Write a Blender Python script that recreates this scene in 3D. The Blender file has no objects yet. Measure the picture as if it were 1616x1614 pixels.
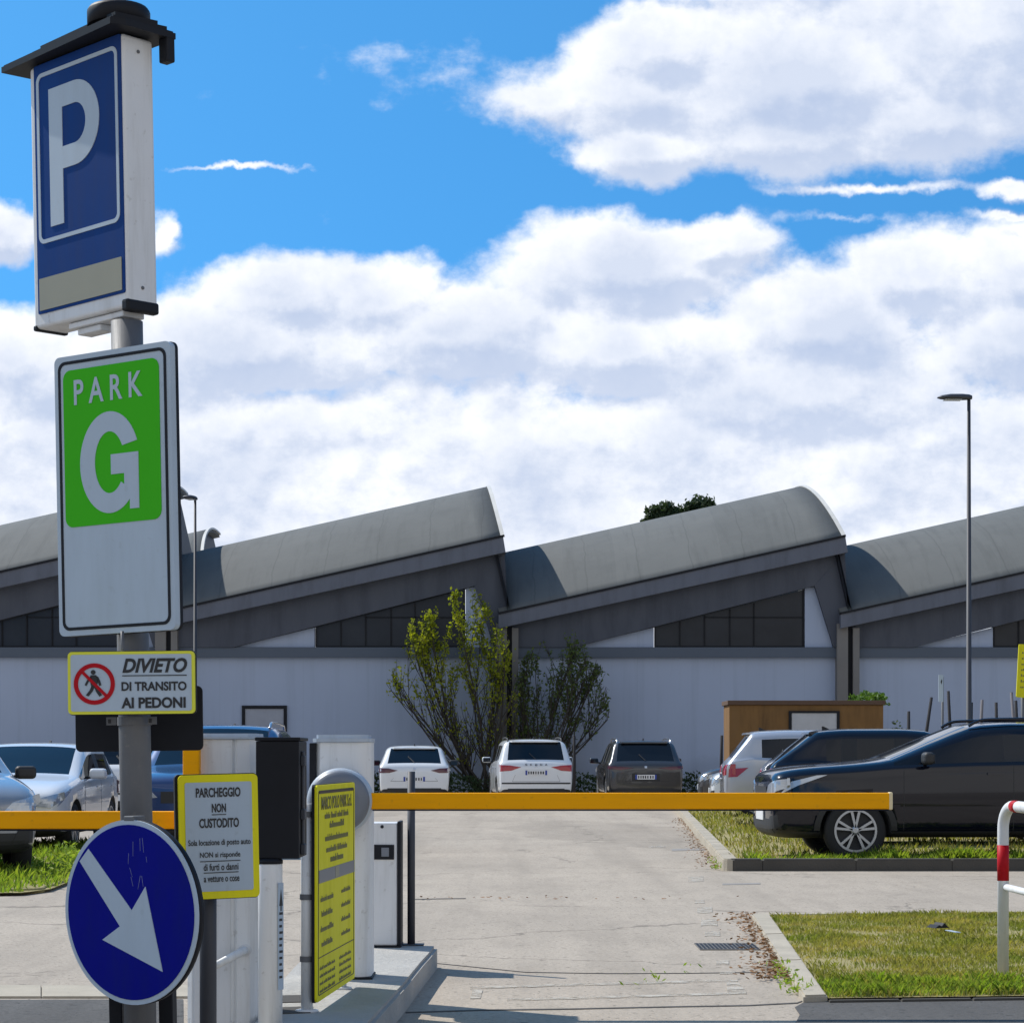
import bpy, bmesh, math, random
import numpy as np
from mathutils import Vector, Matrix
from mathutils.bvhtree import BVHTree

R = math.radians
random.seed(7)
rng = np.random.default_rng(11)
SC = bpy.context.scene
COL = SC.collection

# ------------------------------------------------------------------ camera
F, EYE, HY, CX = 3400.0, 1.25, 1190.0, 808.0      # focal length in photo pixels, eye height, horizon row
cam_d = bpy.data.cameras.new("camera")
cam = bpy.data.objects.new("camera", cam_d)
COL.objects.link(cam)
cam.location = (0, 0, EYE)
cam.rotation_euler = (R(90), 0, 0)
cam_d.sensor_width = 36.0
cam_d.lens = 36.0 * F / 1616.0
cam_d.shift_y = (HY - 807.0) / 1616.0
cam_d.clip_start = 0.1
cam_d.clip_end = 2000
SC.camera = cam
SC.view_settings.view_transform = 'Standard'
SC.view_settings.look = 'None'
SC.view_settings.exposure = 0.0
SC.view_settings.gamma = 1.0

# ------------------------------------------------------------------ sun and sky
SUN_EL, SUN_AZ = 47.0, -55.0                        # azimuth measured from +Y, negative is to the left
sd = bpy.data.lights.new("sun", 'SUN')
sd.energy = 5.0
sd.angle = R(0.5)
sd.color = (1.0, 0.955, 0.88)
sun = bpy.data.objects.new("sun", sd)
COL.objects.link(sun)
sdir = Vector((math.sin(R(SUN_AZ)) * math.cos(R(SUN_EL)), math.cos(R(SUN_AZ)) * math.cos(R(SUN_EL)), math.sin(R(SUN_EL))))
sun.rotation_euler = sdir.to_track_quat('Z', 'Y').to_euler()
sun.location = sdir * 60


class NT:
    """tiny helper for wiring node trees"""
    def __init__(self, nt):
        self.nt = nt
    def new(self, t, **kw):
        n = self.nt.nodes.new(t)
        for k, v in kw.items():
            setattr(n, k, v)
        return n
    def put(self, sock, v):
        if isinstance(v, bpy.types.NodeSocket):
            self.nt.links.new(v, sock)
        elif v is not None:
            sock.default_value = v
    def m(self, op, a, b=None, c=None, clamp=False):
        n = self.new('ShaderNodeMath', operation=op, use_clamp=clamp)
        self.put(n.inputs[0], a)
        self.put(n.inputs[1], b)
        self.put(n.inputs[2], c)
        return n.outputs[0]
    def v(self, op, a, b=None, c=None):
        n = self.new('ShaderNodeVectorMath', operation=op)
        self.put(n.inputs[0], a)
        self.put(n.inputs[1], b)
        self.put(n.inputs[2], c)
        return n.outputs['Value'] if op in ('LENGTH', 'DOT_PRODUCT', 'DISTANCE') else n.outputs[0]
    def noise(self, vec, scale, detail=4, rough=0.55, dist=0.0, out=0):
        n = self.new('ShaderNodeTexNoise')
        if vec is not None:
            self.put(n.inputs['Vector'], vec)
        n.inputs['Scale'].default_value = scale
        n.inputs['Detail'].default_value = detail
        n.inputs['Roughness'].default_value = rough
        n.inputs['Distortion'].default_value = dist
        return n.outputs[out]
    def rng(self, v, a, b, c=0.0, d=1.0, smooth=False):
        n = self.new('ShaderNodeMapRange')
        n.clamp = True
        if smooth:
            n.interpolation_type = 'SMOOTHSTEP'
        self.put(n.inputs['Value'], v)
        for k, x in zip(('From Min', 'From Max', 'To Min', 'To Max'), (a, b, c, d)):
            self.put(n.inputs[k], x)
        return n.outputs[0]
    def mix(self, f, a, b, mode='MIX'):
        n = self.new('ShaderNodeMix', data_type='RGBA', blend_type=mode)
        self.put(n.inputs[0], f)
        self.put(n.inputs[6], a if isinstance(a, bpy.types.NodeSocket) else (*a[:3], 1))
        self.put(n.inputs[7], b if isinstance(b, bpy.types.NodeSocket) else (*b[:3], 1))
        return n.outputs[2]


# cloud banks, in thousandths of the photograph's grid on the sky: centre, radii, strength
BLOBS = [
    (1.27, 0.13, 0.36, 0.155, 1.0), (1.06, 0.08, 0.20, 0.10, 0.9), (1.55, 0.05, 0.34, 0.22, 1.0), (0.88, 0.150, 0.14, 0.060, 0.50),
    (1.02, 0.235, 0.16, 0.07, 0.8), (1.25, 0.22, 0.26, 0.085, 0.8), (1.45, 0.20, 0.22, 0.10, 0.8), (1.2, -0.12, 0.30, 0.20, 0.8),
    (0.44, 0.47, 0.17, 0.085, 0.8), (0.60, 0.47, 0.16, 0.09, 0.8), (0.40, 0.55, 0.32, 0.10, 0.9), (0.70, 0.52, 0.26, 0.10, 0.9),
    (0.98, 0.43, 0.27, 0.105, 0.95), (1.12, 0.395, 0.13, 0.06, 0.7), (0.98, 0.55, 0.28, 0.11, 0.9), (1.30, 0.52, 0.22, 0.115, 0.95),
    (1.47, 0.44, 0.18, 0.10, 0.8), (1.62, 0.43, 0.16, 0.11, 0.8), (1.28, 0.62, 0.40, 0.13, 0.8), (0.0, 0.37, 0.085, 0.06, 0.7),
    (0.255, 0.37, 0.04, 0.045, 0.45), (0.68, 0.130, 0.12, 0.034, 0.15), (0.61, 0.100, 0.09, 0.03, 0.08), (0.37, 0.263, 0.14, 0.008, 0.36),
    (1.60, 0.30, 0.09, 0.022, 0.5), (1.60, 0.342, 0.09, 0.012, 0.4), (1.36, 0.30, 0.20, 0.014, 0.4), (1.33, 0.342, 0.08, 0.010, 0.2),
    (1.60, 0.54, 0.20, 0.11, 0.9), (1.02, 0.15, 0.22, 0.11, 0.8), (0.02, 0.58, 0.22, 0.12, 0.8), (0.2, 0.60, 0.25, 0.10, 0.8), (0.02, 0.76, 0.14, 0.06, 0.6),
]


def cloud_group():
    g = bpy.data.node_groups.new("cloud_density", 'ShaderNodeTree')
    g.interface.new_socket("P", in_out='INPUT', socket_type='NodeSocketVector')
    g.interface.new_socket("D", in_out='OUTPUT', socket_type='NodeSocketFloat')
    t = NT(g)
    gi, go = t.new('NodeGroupInput'), t.new('NodeGroupOutput')
    P = gi.outputs[0]
    wn = t.noise(P, 5.0, 3, 0.55, out=1)
    w1 = t.v('MULTIPLY', t.v('SUBTRACT', wn, (0.5, 0.5, 0.5)), (0.10, 0.06, 0.0))
    wf = t.noise(P, 22.0, 4, 0.6, out=1)
    w2 = t.v('MULTIPLY', t.v('SUBTRACT', wf, (0.5, 0.5, 0.5)), (0.05, 0.035, 0.0))
    Q = t.v('ADD', t.v('ADD', P, w1), w2)
    best = None
    for cx, cy, rx, ry, wt in BLOBS:
        q = t.v('MULTIPLY_ADD', Q, (1 / rx, 1 / ry, 0.0), (-cx / rx, -cy / ry, 0.0))
        e = t.m('MULTIPLY_ADD', t.v('LENGTH', q), -wt, wt)
        best = e if best is None else t.m('SMOOTH_MAX', best, e, 0.12)
    sp = t.new('ShaderNodeSeparateXYZ')
    g.links.new(Q, sp.inputs[0])
    low = t.rng(sp.outputs[1], 0.50, 0.68, -0.10, 0.42)
    best = t.m('MAXIMUM', best, low)
    n1 = t.noise(t.v('MULTIPLY', P, (1.0, 1.35, 1.0)), 7.0, 10, 0.60)
    d = t.m('ADD', best, t.m('MULTIPLY_ADD', n1, 0.74, -0.37))
    g.links.new(d, go.inputs[0])
    return g


world = bpy.data.worlds.new("World")
SC.world = world
world.use_nodes = True
wt = world.node_tree
wt.nodes.clear()
t = NT(wt)
tc = t.new('ShaderNodeTexCoord')
sep = t.new('ShaderNodeSeparateXYZ')
wt.links.new(tc.outputs['Generated'], sep.inputs[0])
ya = t.m('MAXIMUM', t.m('ABSOLUTE', sep.outputs[1]), 0.15)
pu = t.m('MULTIPLY_ADD', t.m('DIVIDE', sep.outputs[0], ya), F / 1000, CX / 1000)
pv = t.m('MULTIPLY_ADD', t.m('DIVIDE', sep.outputs[2], ya), -F / 1000, HY / 1000)
cmb = t.new('ShaderNodeCombineXYZ')
wt.links.new(pu, cmb.inputs[0])
wt.links.new(pv, cmb.inputs[1])
P = cmb.outputs[0]
cg = cloud_group()
def dens(p):
    n = t.new('ShaderNodeGroup', node_tree=cg)
    wt.links.new(p, n.inputs[0])
    return n.outputs[0]
d0 = dens(P)
d1 = dens(t.v('ADD', P, (-0.016, -0.030, 0.0)))
front = t.rng(d0, 0.0, 0.30, 0, 1, smooth=True)
# broken cloud added over the unseen sky overhead and behind, for whiter fill light
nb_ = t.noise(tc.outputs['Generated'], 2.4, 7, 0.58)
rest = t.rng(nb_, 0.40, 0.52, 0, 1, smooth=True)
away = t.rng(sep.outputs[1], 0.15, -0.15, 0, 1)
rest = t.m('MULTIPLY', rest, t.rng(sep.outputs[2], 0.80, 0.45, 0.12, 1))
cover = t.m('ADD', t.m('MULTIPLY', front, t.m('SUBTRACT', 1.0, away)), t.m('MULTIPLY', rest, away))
fine = t.noise(P, 15.0, 8, 0.62)
lit = t.rng(t.m('ADD', t.m('SUBTRACT', d0, d1), t.m('MULTIPLY_ADD', fine, 0.30, -0.15)), -0.24, 0.15, 0, 1, smooth=True)
soft = t.noise(P, 4.2, 9, 0.60)
thick = t.rng(t.m('ADD', d0, t.m('MULTIPLY_ADD', soft, 2.2, -1.1)), 0.08, 0.95, 1, 0.0)
lit2 = t.m('MULTIPLY', t.m('MULTIPLY_ADD', lit, 0.72, 0.28), t.m('MULTIPLY_ADD', thick, 0.62, 0.38))
ccol = t.mix(lit2, (4.5, 5.6, 7.9), (11.0, 11.15, 11.5))
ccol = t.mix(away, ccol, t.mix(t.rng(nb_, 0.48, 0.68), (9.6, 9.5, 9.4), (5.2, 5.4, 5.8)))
# Nishita sky, looked up a little higher than the true elevation so that it keeps its deep blue
zz = t.m('MULTIPLY_ADD', t.m('MAXIMUM', sep.outputs[2], 0.0), 1.5, 0.30)
cs = t.new('ShaderNodeCombineXYZ')
wt.links.new(sep.outputs[0], cs.inputs[0])
wt.links.new(sep.outputs[1], cs.inputs[1])
wt.links.new(zz, cs.inputs[2])
sky = t.new('ShaderNodeTexSky', sky_type='NISHITA')
sky.sun_disc = False
sky.sun_elevation = R(SUN_EL)
sky.sun_rotation = R(SUN_AZ)
sky.altitude = 100
sky.air_density = 1.0
sky.dust_density = 0.3
sky.ozone_density = 3.0
wt.links.new(t.v('NORMALIZE', cs.outputs[0]), sky.inputs[0])
blue = t.mix(1.0, sky.outputs[0], (0.60, 1.62, 2.0), 'MULTIPLY')
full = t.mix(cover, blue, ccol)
bg = t.new('ShaderNodeBackground')
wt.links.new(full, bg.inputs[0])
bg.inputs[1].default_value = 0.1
wo = t.new('ShaderNodeOutputWorld')
wt.links.new(bg.outputs[0], wo.inputs[0])
world.cycles.sampling_method = 'MANUAL'
world.cycles.sample_map_resolution = 512

# ------------------------------------------------------------------ placing: photo pixel -> point in the place
def W(px, py, d):
    return Vector(((px - CX) / F * d, d, EYE - (py - HY) / F * d))
def G(px, py, z=0.0):
    d = (EYE - z) * F / (py - HY)
    return Vector(((px - CX) / F * d, d, z))

# ------------------------------------------------------------------ materials
MATS = {}
def mat(name, col, rough=0.5, metal=0.0, var=0.12, scale=6.0, bump=0.0, bscale=None, coat=0.0, col2=None, coord='Object', spec=0.5, detail=5, sharp=None):
    if name in MATS:
        return MATS[name]
    m = bpy.data.materials.new(name)
    m.use_nodes = True
    nt = m.node_tree
    b = nt.nodes['Principled BSDF']
    t = NT(nt)
    tc = t.new('ShaderNodeTexCoord')
    vec = tc.outputs[coord]
    n = t.noise(vec, scale, detail, 0.6)
    if sharp:
        n = t.rng(n, sharp[0], sharp[1], 0, 1)
    if col2 is None:
        a = tuple(max(0, c * (1 - var)) for c in col)
        c2 = tuple(min(1, c * (1 + var)) for c in col)
    else:
        a, c2 = col, col2
    nt.links.new(t.mix(n, a, c2), b.inputs['Base Color'])
    b.inputs['Roughness'].default_value = rough
    b.inputs['Metallic'].default_value = metal
    b.inputs['Specular IOR Level'].default_value = spec
    if coat:
        b.inputs['Coat Weight'].default_value = coat
        b.inputs['Coat Roughness'].default_value = 0.04
    if bump:
        bn = t.new('ShaderNodeBump')
        bn.inputs['Strength'].default_value = bump
        bn.inputs['Distance'].default_value = 0.02
        nt.links.new(t.noise(vec, bscale or scale * 4, 6, 0.65), bn.inputs['Height'])
        nt.links.new(bn.outputs[0], b.inputs['Normal'])
    MATS[name] = m
    return m


def asphalt_mat(name, base, dark, patch, crack=0.5, joint=None):
    m = bpy.data.materials.new(name)
    m.use_nodes = True
    nt = m.node_tree
    b = nt.nodes['Principled BSDF']
    t = NT(nt)
    tc = t.new('ShaderNodeTexCoord')
    p = tc.outputs['Object']
    big = t.noise(p, 0.35, 6, 0.62)
    st = t.v('MULTIPLY', p, (1.0, 0.35, 1.0))
    streak = t.noise(st, 1.1, 5, 0.65)
    fine = t.noise(p, 38, 3, 0.7)
    grit = t.noise(p, 90, 2, 0.6)
    c = t.mix(t.rng(big, 0.30, 0.72), base, patch)
    c = t.mix(t.m('MULTIPLY', t.rng(streak, 0.52, 0.75), 0.55), c, tuple(x * 0.72 for x in base))
    c = t.mix(t.m('MULTIPLY', t.rng(fine, 0.40, 0.62), 0.55), c, tuple(x * 0.68 for x in base))
    spots = t.noise(p, 13, 3, 0.7)
    c = t.mix(t.m('MULTIPLY', t.rng(spots, 0.60, 0.68), 0.6), c, dark)
    c = t.mix(t.m('MULTIPLY', t.rng(grit, 0.62, 0.70), 0.5), c, tuple(min(1, x * 1.45) for x in base))
    peb = t.noise(t.v('MULTIPLY', p, (1.0, 0.45, 1.0)), 46, 2, 0.5)
    c = t.mix(t.m('MULTIPLY', t.rng(peb, 0.655, 0.70), t.rng(t.noise(p, 0.8, 3), 0.40, 0.6, 0.25, 0.85)), c, dark)
    c = t.mix(t.m('MULTIPLY', t.rng(t.noise(t.v('MULTIPLY', p, (1.0, 0.22, 1.0)), 5.0, 5, 0.7), 0.50, 0.72), 0.35), c, tuple(x * 0.62 for x in base))
    warp = t.v('ADD', p, t.v('MULTIPLY', t.noise(p, 1.5, 4, 0.6, out=1), (1.2, 1.2, 0)))
    vo = t.new('ShaderNodeTexVoronoi', feature='DISTANCE_TO_EDGE')
    nt.links.new(warp, vo.inputs['Vector'])
    vo.inputs['Scale'].default_value = 0.21
    ck = t.rng(vo.outputs['Distance'], 0.002, 0.006, 1, 0)
    ck = t.m('MULTIPLY', ck, t.rng(t.noise(p, 0.5, 2), 0.40, 0.55))
    lane = t.noise(t.v('MULTIPLY', p, (1.6, 0.06, 1.0)), 1.0, 4, 0.6)
    c = t.mix(t.m('MULTIPLY', t.rng(lane, 0.48, 0.68), 0.42), c, tuple(x * 0.66 for x in base))
    rep_ = t.new('ShaderNodeTexVoronoi', feature='F1')
    nt.links.new(t.v('MULTIPLY', warp, (0.33, 0.16, 0.0)), rep_.inputs['Vector'])
    rep_.inputs['Scale'].default_value = 1.0
    c = t.mix(t.rng(rep_.outputs['Color'], 0.62, 0.66, 0, 0.16), c, dark)
    c = t.mix(t.m('MULTIPLY', ck, crack), c, dark)
    nt.links.new(c, b.inputs['Base Color'])
    b.inputs['Roughness'].default_value = 0.92
    b.inputs['Specular IOR Level'].default_value = 0.25
    bn = t.new('ShaderNodeBump')
    bn.inputs['Strength'].default_value = 0.45
    bn.inputs['Distance'].default_value = 0.006
    nt.links.new(t.m('ADD', t.m('ADD', fine, grit), t.m('MULTIPLY', ck, -2.0)), bn.inputs['Height'])
    nt.links.new(bn.outputs[0], b.inputs['Normal'])
    MATS[name] = m
    return m


def foliage_mat(name, c1, c2, c3, scale=3.0, trans=0.35):
    m = bpy.data.materials.new(name)
    m.use_nodes = True
    nt = m.node_tree
    b = nt.nodes['Principled BSDF']
    t = NT(nt)
    tc = t.new('ShaderNodeTexCoord')
    p = tc.outputs['Object']
    a = t.noise(p, scale, 3, 0.6)
    f = t.noise(p, scale * 14, 2, 0.6)
    c = t.mix(t.rng(a, 0.35, 0.65), c1, c2)
    c = t.mix(t.m('MULTIPLY', t.rng(f, 0.45, 0.65), 0.8), c, c3)
    nt.links.new(c, b.inputs['Base Color'])
    b.inputs['Roughness'].default_value = 0.6
    b.inputs['Specular IOR Level'].default_value = 0.25
    tr = t.new('ShaderNodeBsdfTranslucent')
    nt.links.new(t.mix(1.0, c, (1.25, 1.3, 0.55), 'MULTIPLY'), tr.inputs[0])
    ms = t.new('ShaderNodeMixShader')
    ms.inputs[0].default_value = trans
    nt.links.new(b.outputs[0], ms.inputs[1])
    nt.links.new(tr.outputs[0], ms.inputs[2])
    out = nt.nodes['Material Output']
    nt.links.new(ms.outputs[0], out.inputs[0])
    MATS[name] = m
    return m


M_ASPH = asphalt_mat('worn_pale_asphalt', (0.375, 0.322, 0.262), (0.085, 0.074, 0.060), (0.485, 0.415, 0.335))
M_DARK = asphalt_mat('street_asphalt', (0.090, 0.086, 0.082), (0.025, 0.025, 0.025), (0.135, 0.130, 0.124), 0.3)
M_KERB = mat('kerb_concrete', (0.40, 0.352, 0.275), 0.9, var=0.32, scale=3, bump=0.4, bscale=40)
M_KERBSHADE = mat('kerb_painted_shade', (0.070, 0.064, 0.055), 0.9, var=0.35, scale=2.5, bump=0.4, bscale=40)  # darker kerb: the shade on camera-facing kerb fronts is put into the colour
M_ISL = mat('island_concrete', (0.30, 0.285, 0.26), 0.9, scale=3.2, col2=(0.47, 0.45, 0.41), bump=0.9, bscale=16)
M_SOIL = mat('soil', (0.36, 0.28, 0.13), 0.95, scale=4, col2=(0.22, 0.21, 0.07), bump=0.6, bscale=30)
M_PAINT = mat('worn_paint', (0.50, 0.455, 0.385), 0.85, var=0.12, scale=14, bump=0.2)
_nt = M_PAINT.node_tree
_t = NT(_nt)
_tr = _t.new('ShaderNodeBsdfTransparent')
_ms = _t.new('ShaderNodeMixShader')
_nt.links.new(_t.rng(_t.noise(_t.new('ShaderNodeTexCoord').outputs['Object'], 9.0, 6, 0.72), 0.42, 0.58, 0.15, 0.85), _ms.inputs[0])
_nt.links.new(_tr.outputs[0], _ms.inputs[1])
_nt.links.new(_nt.nodes['Principled BSDF'].outputs[0], _ms.inputs[2])
_nt.links.new(_ms.outputs[0], _nt.nodes['Material Output'].inputs[0])
M_JOINT = mat('joint_dark', (0.06, 0.055, 0.05), 0.95, var=0.3, scale=20)
M_WHITE = mat('white_metal', (0.74, 0.75, 0.75), 0.42, var=0.05, scale=3, bump=0.03, bscale=8)
M_WHITE2 = mat('aged_white_metal', (0.66, 0.67, 0.68), 0.5, var=0.08, scale=4)
M_BLACK = mat('black_plastic', (0.011, 0.012, 0.016), 0.55, var=0.3, scale=6, spec=0.2)
M_DGREY = mat('dark_grey_metal', (0.038, 0.042, 0.054), 0.6, var=0.2, scale=6)
M_GALV = mat('galvanised_steel', (0.125, 0.13, 0.14), 0.6, metal=0.2, var=0.22, scale=9, bump=0.05)
M_SIGNW = mat('sign_white', (0.42, 0.50, 0.58), 0.5, var=0.05, scale=3, spec=0.15)
M_SIGNBL = mat('sign_blue', (0.006, 0.040, 0.185), 0.5, var=0.12, scale=4, spec=0.10)
M_SIGNBL2 = mat('sign_royal_blue', (0.0015, 0.004, 0.21), 0.5, var=0.15, scale=5, spec=0.06)
M_GREEN = mat('sign_green', (0.05, 0.44, 0.011), 0.5, var=0.05, scale=4, spec=0.08)
M_YEL = mat('sign_yellow', (0.80, 0.73, 0.02), 0.5, var=0.06, scale=4, spec=0.1)
M_YELG = mat('sign_border_yellow', (0.70, 0.70, 0.07), 0.5, var=0.06, scale=6, spec=0.1)
M_RED = mat('sign_red', (0.42, 0.008, 0.015), 0.5, spec=0.12, var=0.08, scale=6)
M_BEIGE = mat('sign_beige', (0.28, 0.265, 0.19), 0.45, var=0.08, scale=6)
M_INK = mat('ink', (0.012, 0.012, 0.014), 0.5, var=0.2, scale=8)
M_INKF = mat('faded_ink', (0.17, 0.165, 0.05), 0.55, var=0.3, scale=30)
M_ORANGE = mat('arm_amber', (1.0, 0.42, 0.002), 0.5, var=0.04, scale=3, bump=0.02, spec=0.1)
M_CREAM = mat('arm_edge', (0.80, 0.66, 0.38), 0.5, var=0.06)
M_CAPB = mat('cap_blue_grey', (0.42, 0.48, 0.55), 0.4, var=0.06)
M_DISC = mat('disc_grey', (0.16, 0.175, 0.205), 0.4, var=0.1, scale=5)
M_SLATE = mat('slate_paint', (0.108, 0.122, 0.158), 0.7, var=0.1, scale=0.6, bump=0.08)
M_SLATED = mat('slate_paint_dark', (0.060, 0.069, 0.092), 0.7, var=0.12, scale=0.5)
M_BEAM = mat('beam_paint', (0.078, 0.10, 0.135), 0.7, var=0.1, scale=0.5)
M_WALL = mat('pale_render', (0.345, 0.405, 0.525), 0.85, var=0.09, scale=0.35, bump=0.1, bscale=12)
_nt = M_WALL.node_tree
_t = NT(_nt)
_p = _t.new('ShaderNodeTexCoord').outputs['Object']
_s = _t.new('ShaderNodeSeparateXYZ')
_nt.links.new(_p, _s.inputs[0])
_old = _nt.nodes['Principled BSDF'].inputs['Base Color'].links[0].from_socket
_st = _t.noise(_t.v('MULTIPLY', _p, (2.2, 1.0, 0.10)), 1.5, 6, 0.65)
_c = _t.mix(_t.m('MULTIPLY', _t.rng(_st, 0.50, 0.80), 0.26), _old, (0.17, 0.20, 0.26))
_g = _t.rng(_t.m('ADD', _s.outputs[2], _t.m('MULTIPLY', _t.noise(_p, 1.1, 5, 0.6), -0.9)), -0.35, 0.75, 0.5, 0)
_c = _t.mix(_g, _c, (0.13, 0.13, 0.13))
_j = _t.rng(_t.m('ABSOLUTE', _t.m('SUBTRACT', _t.m('FRACT', _t.m('MULTIPLY', _s.outputs[0], 0.3885)), 0.5)), 0.0, 0.006, 0.14, 0)
_c = _t.mix(_j, _c, (0.15, 0.17, 0.21))
_nt.links.new(_c, _nt.nodes['Principled BSDF'].inputs['Base Color'])
M_PIER = mat('pier_concrete', (0.16, 0.155, 0.15), 0.85, var=0.3, scale=0.8, bump=0.2)
M_GLASSB = mat('shed_glass', (0.020, 0.022, 0.028), 0.28, var=0.6, scale=0.9, spec=0.28)
M_GABLE = mat('gable_glazing', (0.016, 0.019, 0.030), 0.5, var=0.3, scale=0.6, spec=0.12)
M_RIM = mat('roof_flashing', (0.50, 0.49, 0.46), 0.6, var=0.25, scale=1.5)
M_HUT = mat('ochre_render', (0.24, 0.122, 0.034), 0.9, scale=0.9, col2=(0.12, 0.066, 0.024), bump=0.3)
M_HUTS = mat('hut_roof', (0.10, 0.06, 0.04), 0.9, var=0.2)
M_BARK = mat('bark', (0.038, 0.032, 0.026), 0.9, var=0.3, scale=8, bump=0.4)
M_LEAF = foliage_mat('spring_leaves', (0.30, 0.33, 0.015), (0.13, 0.18, 0.02), (0.40, 0.40, 0.02), 1.6, 0.45)
M_LEAF2 = foliage_mat('shrub_leaves', (0.085, 0.125, 0.03), (0.06, 0.09, 0.03), (0.13, 0.17, 0.04), 1.5)
M_HEDGE = foliage_mat('hedge_leaves', (0.022, 0.04, 0.014), (0.03, 0.05, 0.016), (0.045, 0.07, 0.02), 1.5, 0.2)
M_CONIF = foliage_mat('conifer_leaves', (0.03, 0.055, 0.03), (0.045, 0.072, 0.032), (0.06, 0.085, 0.04), 0.5, 0.25)
M_IVY = foliage_mat('ivy_leaves', (0.06, 0.14, 0.02), (0.09, 0.17, 0.025), (0.13, 0.20, 0.04), 3)
M_GRASS = foliage_mat('bed_grass', (0.17, 0.22, 0.035), (0.44, 0.35, 0.12), (0.27, 0.29, 0.06), 1.5, 0.35)
M_GRASSL = foliage_mat('lush_grass', (0.17, 0.29, 0.03), (0.26, 0.35, 0.05), (0.36, 0.40, 0.08), 2.0, 0.4)
M_LITTER = mat('dry_leaves', (0.17, 0.075, 0.03), 0.9, scale=9, col2=(0.27, 0.15, 0.06))
M_GLASS = mat('car_glass', (0.006, 0.009, 0.014), 0.03, var=0.3, scale=2, spec=0.40)
M_TYRE = mat('tyre_rubber', (0.016, 0.016, 0.017), 0.85, var=0.2)
M_RIMW = mat('alloy', (0.42, 0.43, 0.45), 0.35, metal=0.7, var=0.08)
M_RIMD = mat('wheel_back', (0.02, 0.02, 0.022), 0.6, var=0.2)
M_TAIL = mat('tail_lamp_red', (0.36, 0.012, 0.02), 0.15, var=0.3, scale=12, coat=0.6)
M_TAILD = mat('tail_lamp_dark', (0.085, 0.012, 0.02), 0.12, var=0.4, scale=10, coat=0.6)
M_HEAD = mat('head_lamp', (0.45, 0.48, 0.52), 0.12, metal=0.4, var=0.3, scale=14, coat=1.0)
M_PLATE = mat('plate_white', (0.70, 0.70, 0.70), 0.4, var=0.04)
M_PLBLUE = mat('plate_blue', (0.02, 0.05, 0.30), 0.4)
M_CHROME = mat('chrome', (0.6, 0.61, 0.63), 0.2, metal=0.9, var=0.05)
M_TRIM = mat('car_trim', (0.02, 0.02, 0.021), 0.6, var=0.2)
def paint(name, col, metal=0.0, rough=0.32):
    return mat(name, col, rough, metal, var=0.03, scale=1.2, coat=0.9, spec=0.05 if max(col) < 0.04 else 0.5)
M_CWHITE = paint('white_paint', (0.72, 0.735, 0.75))
M_CBLACK = paint('blue_black_paint', (0.003, 0.0042, 0.011), 0.0, 0.25)
M_CGREY = paint('anthracite_paint', (0.055, 0.052, 0.052), 0.4)
M_CSILV = paint('silver_paint', (0.46, 0.47, 0.50), 0.45)
M_CBLUE = paint('blue_paint', (0.022, 0.048, 0.145), 0.3)
M_CGRY2 = paint('mid_grey_paint', (0.27, 0.28, 0.30), 0.4)

def grime(m, col, amount, stretch=(9.0, 9.0, 0.9), spots=0.0):
    """rain streaks and specks of dirt over a material's own colour"""
    nt = m.node_tree
    t = NT(nt)
    b = nt.nodes['Principled BSDF']
    old = b.inputs['Base Color'].links[0].from_socket
    p = t.new('ShaderNodeTexCoord').outputs['Object']
    n = t.noise(t.v('MULTIPLY', p, stretch), 1.6, 6, 0.68)
    c = t.mix(t.m('MULTIPLY', t.rng(n, 0.48, 0.74), amount), old, col)
    if spots:
        c = t.mix(t.m('MULTIPLY', t.rng(t.noise(p, 26.0, 3, 0.6), 0.63, 0.70), spots), c, col)
    nt.links.new(c, b.inputs['Base Color'])
    nt.links.new(t.rng(n, 0.3, 0.7, b.inputs['Roughness'].default_value * 0.85, min(1.0, b.inputs['Roughness'].default_value * 1.3)), b.inputs['Roughness'])
grime(M_WHITE, (0.40, 0.38, 0.34), 0.42, spots=0.35)
grime(M_WHITE2, (0.36, 0.35, 0.32), 0.42, spots=0.35)
grime(M_SIGNW, (0.26, 0.29, 0.30), 0.22, (4.0, 4.0, 0.7), spots=0.15)
grime(M_SIGNBL, (0.03, 0.05, 0.13), 0.5, (4.0, 4.0, 0.7))
grime(M_SIGNBL2, (0.010, 0.016, 0.15), 0.55, (4.0, 4.0, 1.2))
grime(M_YEL, (0.50, 0.45, 0.06), 0.35, (6.0, 6.0, 0.8), spots=0.2)
grime(M_ORANGE, (0.62, 0.27, 0.02), 0.35, (0.9, 6.0, 9.0), spots=0.35)
grime(M_CAPB, (0.25, 0.26, 0.26), 0.4, spots=0.3)
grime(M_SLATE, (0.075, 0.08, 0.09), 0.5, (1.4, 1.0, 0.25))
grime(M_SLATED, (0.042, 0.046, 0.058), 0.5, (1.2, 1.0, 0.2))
grime(M_HUT, (0.05, 0.032, 0.02), 0.6, (1.6, 1.6, 0.25))
grime(M_GALV, (0.20, 0.19, 0.18), 0.4, (14.0, 14.0, 1.5), spots=0.4)

# ------------------------------------------------------------------ mesh helpers
def tag(o, label=None, cat=None, group=None, kind=None):
    if label: o['label'] = label
    if cat: o['category'] = cat
    if group: o['group'] = group
    if kind: o['kind'] = kind
    return o


def empty(name, loc, label, cat, group=None, rot=(0, 0, 0)):
    o = bpy.data.objects.new(name, None)
    o.empty_display_size = 0.2
    COL.objects.link(o)
    o.location = loc
    o.rotation_euler = rot
    return tag(o, label, cat, group)


def link(name, me, parent=None, loc=(0, 0, 0), rot=(0, 0, 0)):
    o = bpy.data.objects.new(name, me)
    COL.objects.link(o)
    o.location = loc
    o.rotation_euler = rot
    if parent is not None:
        o.parent = parent
    return o


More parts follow.
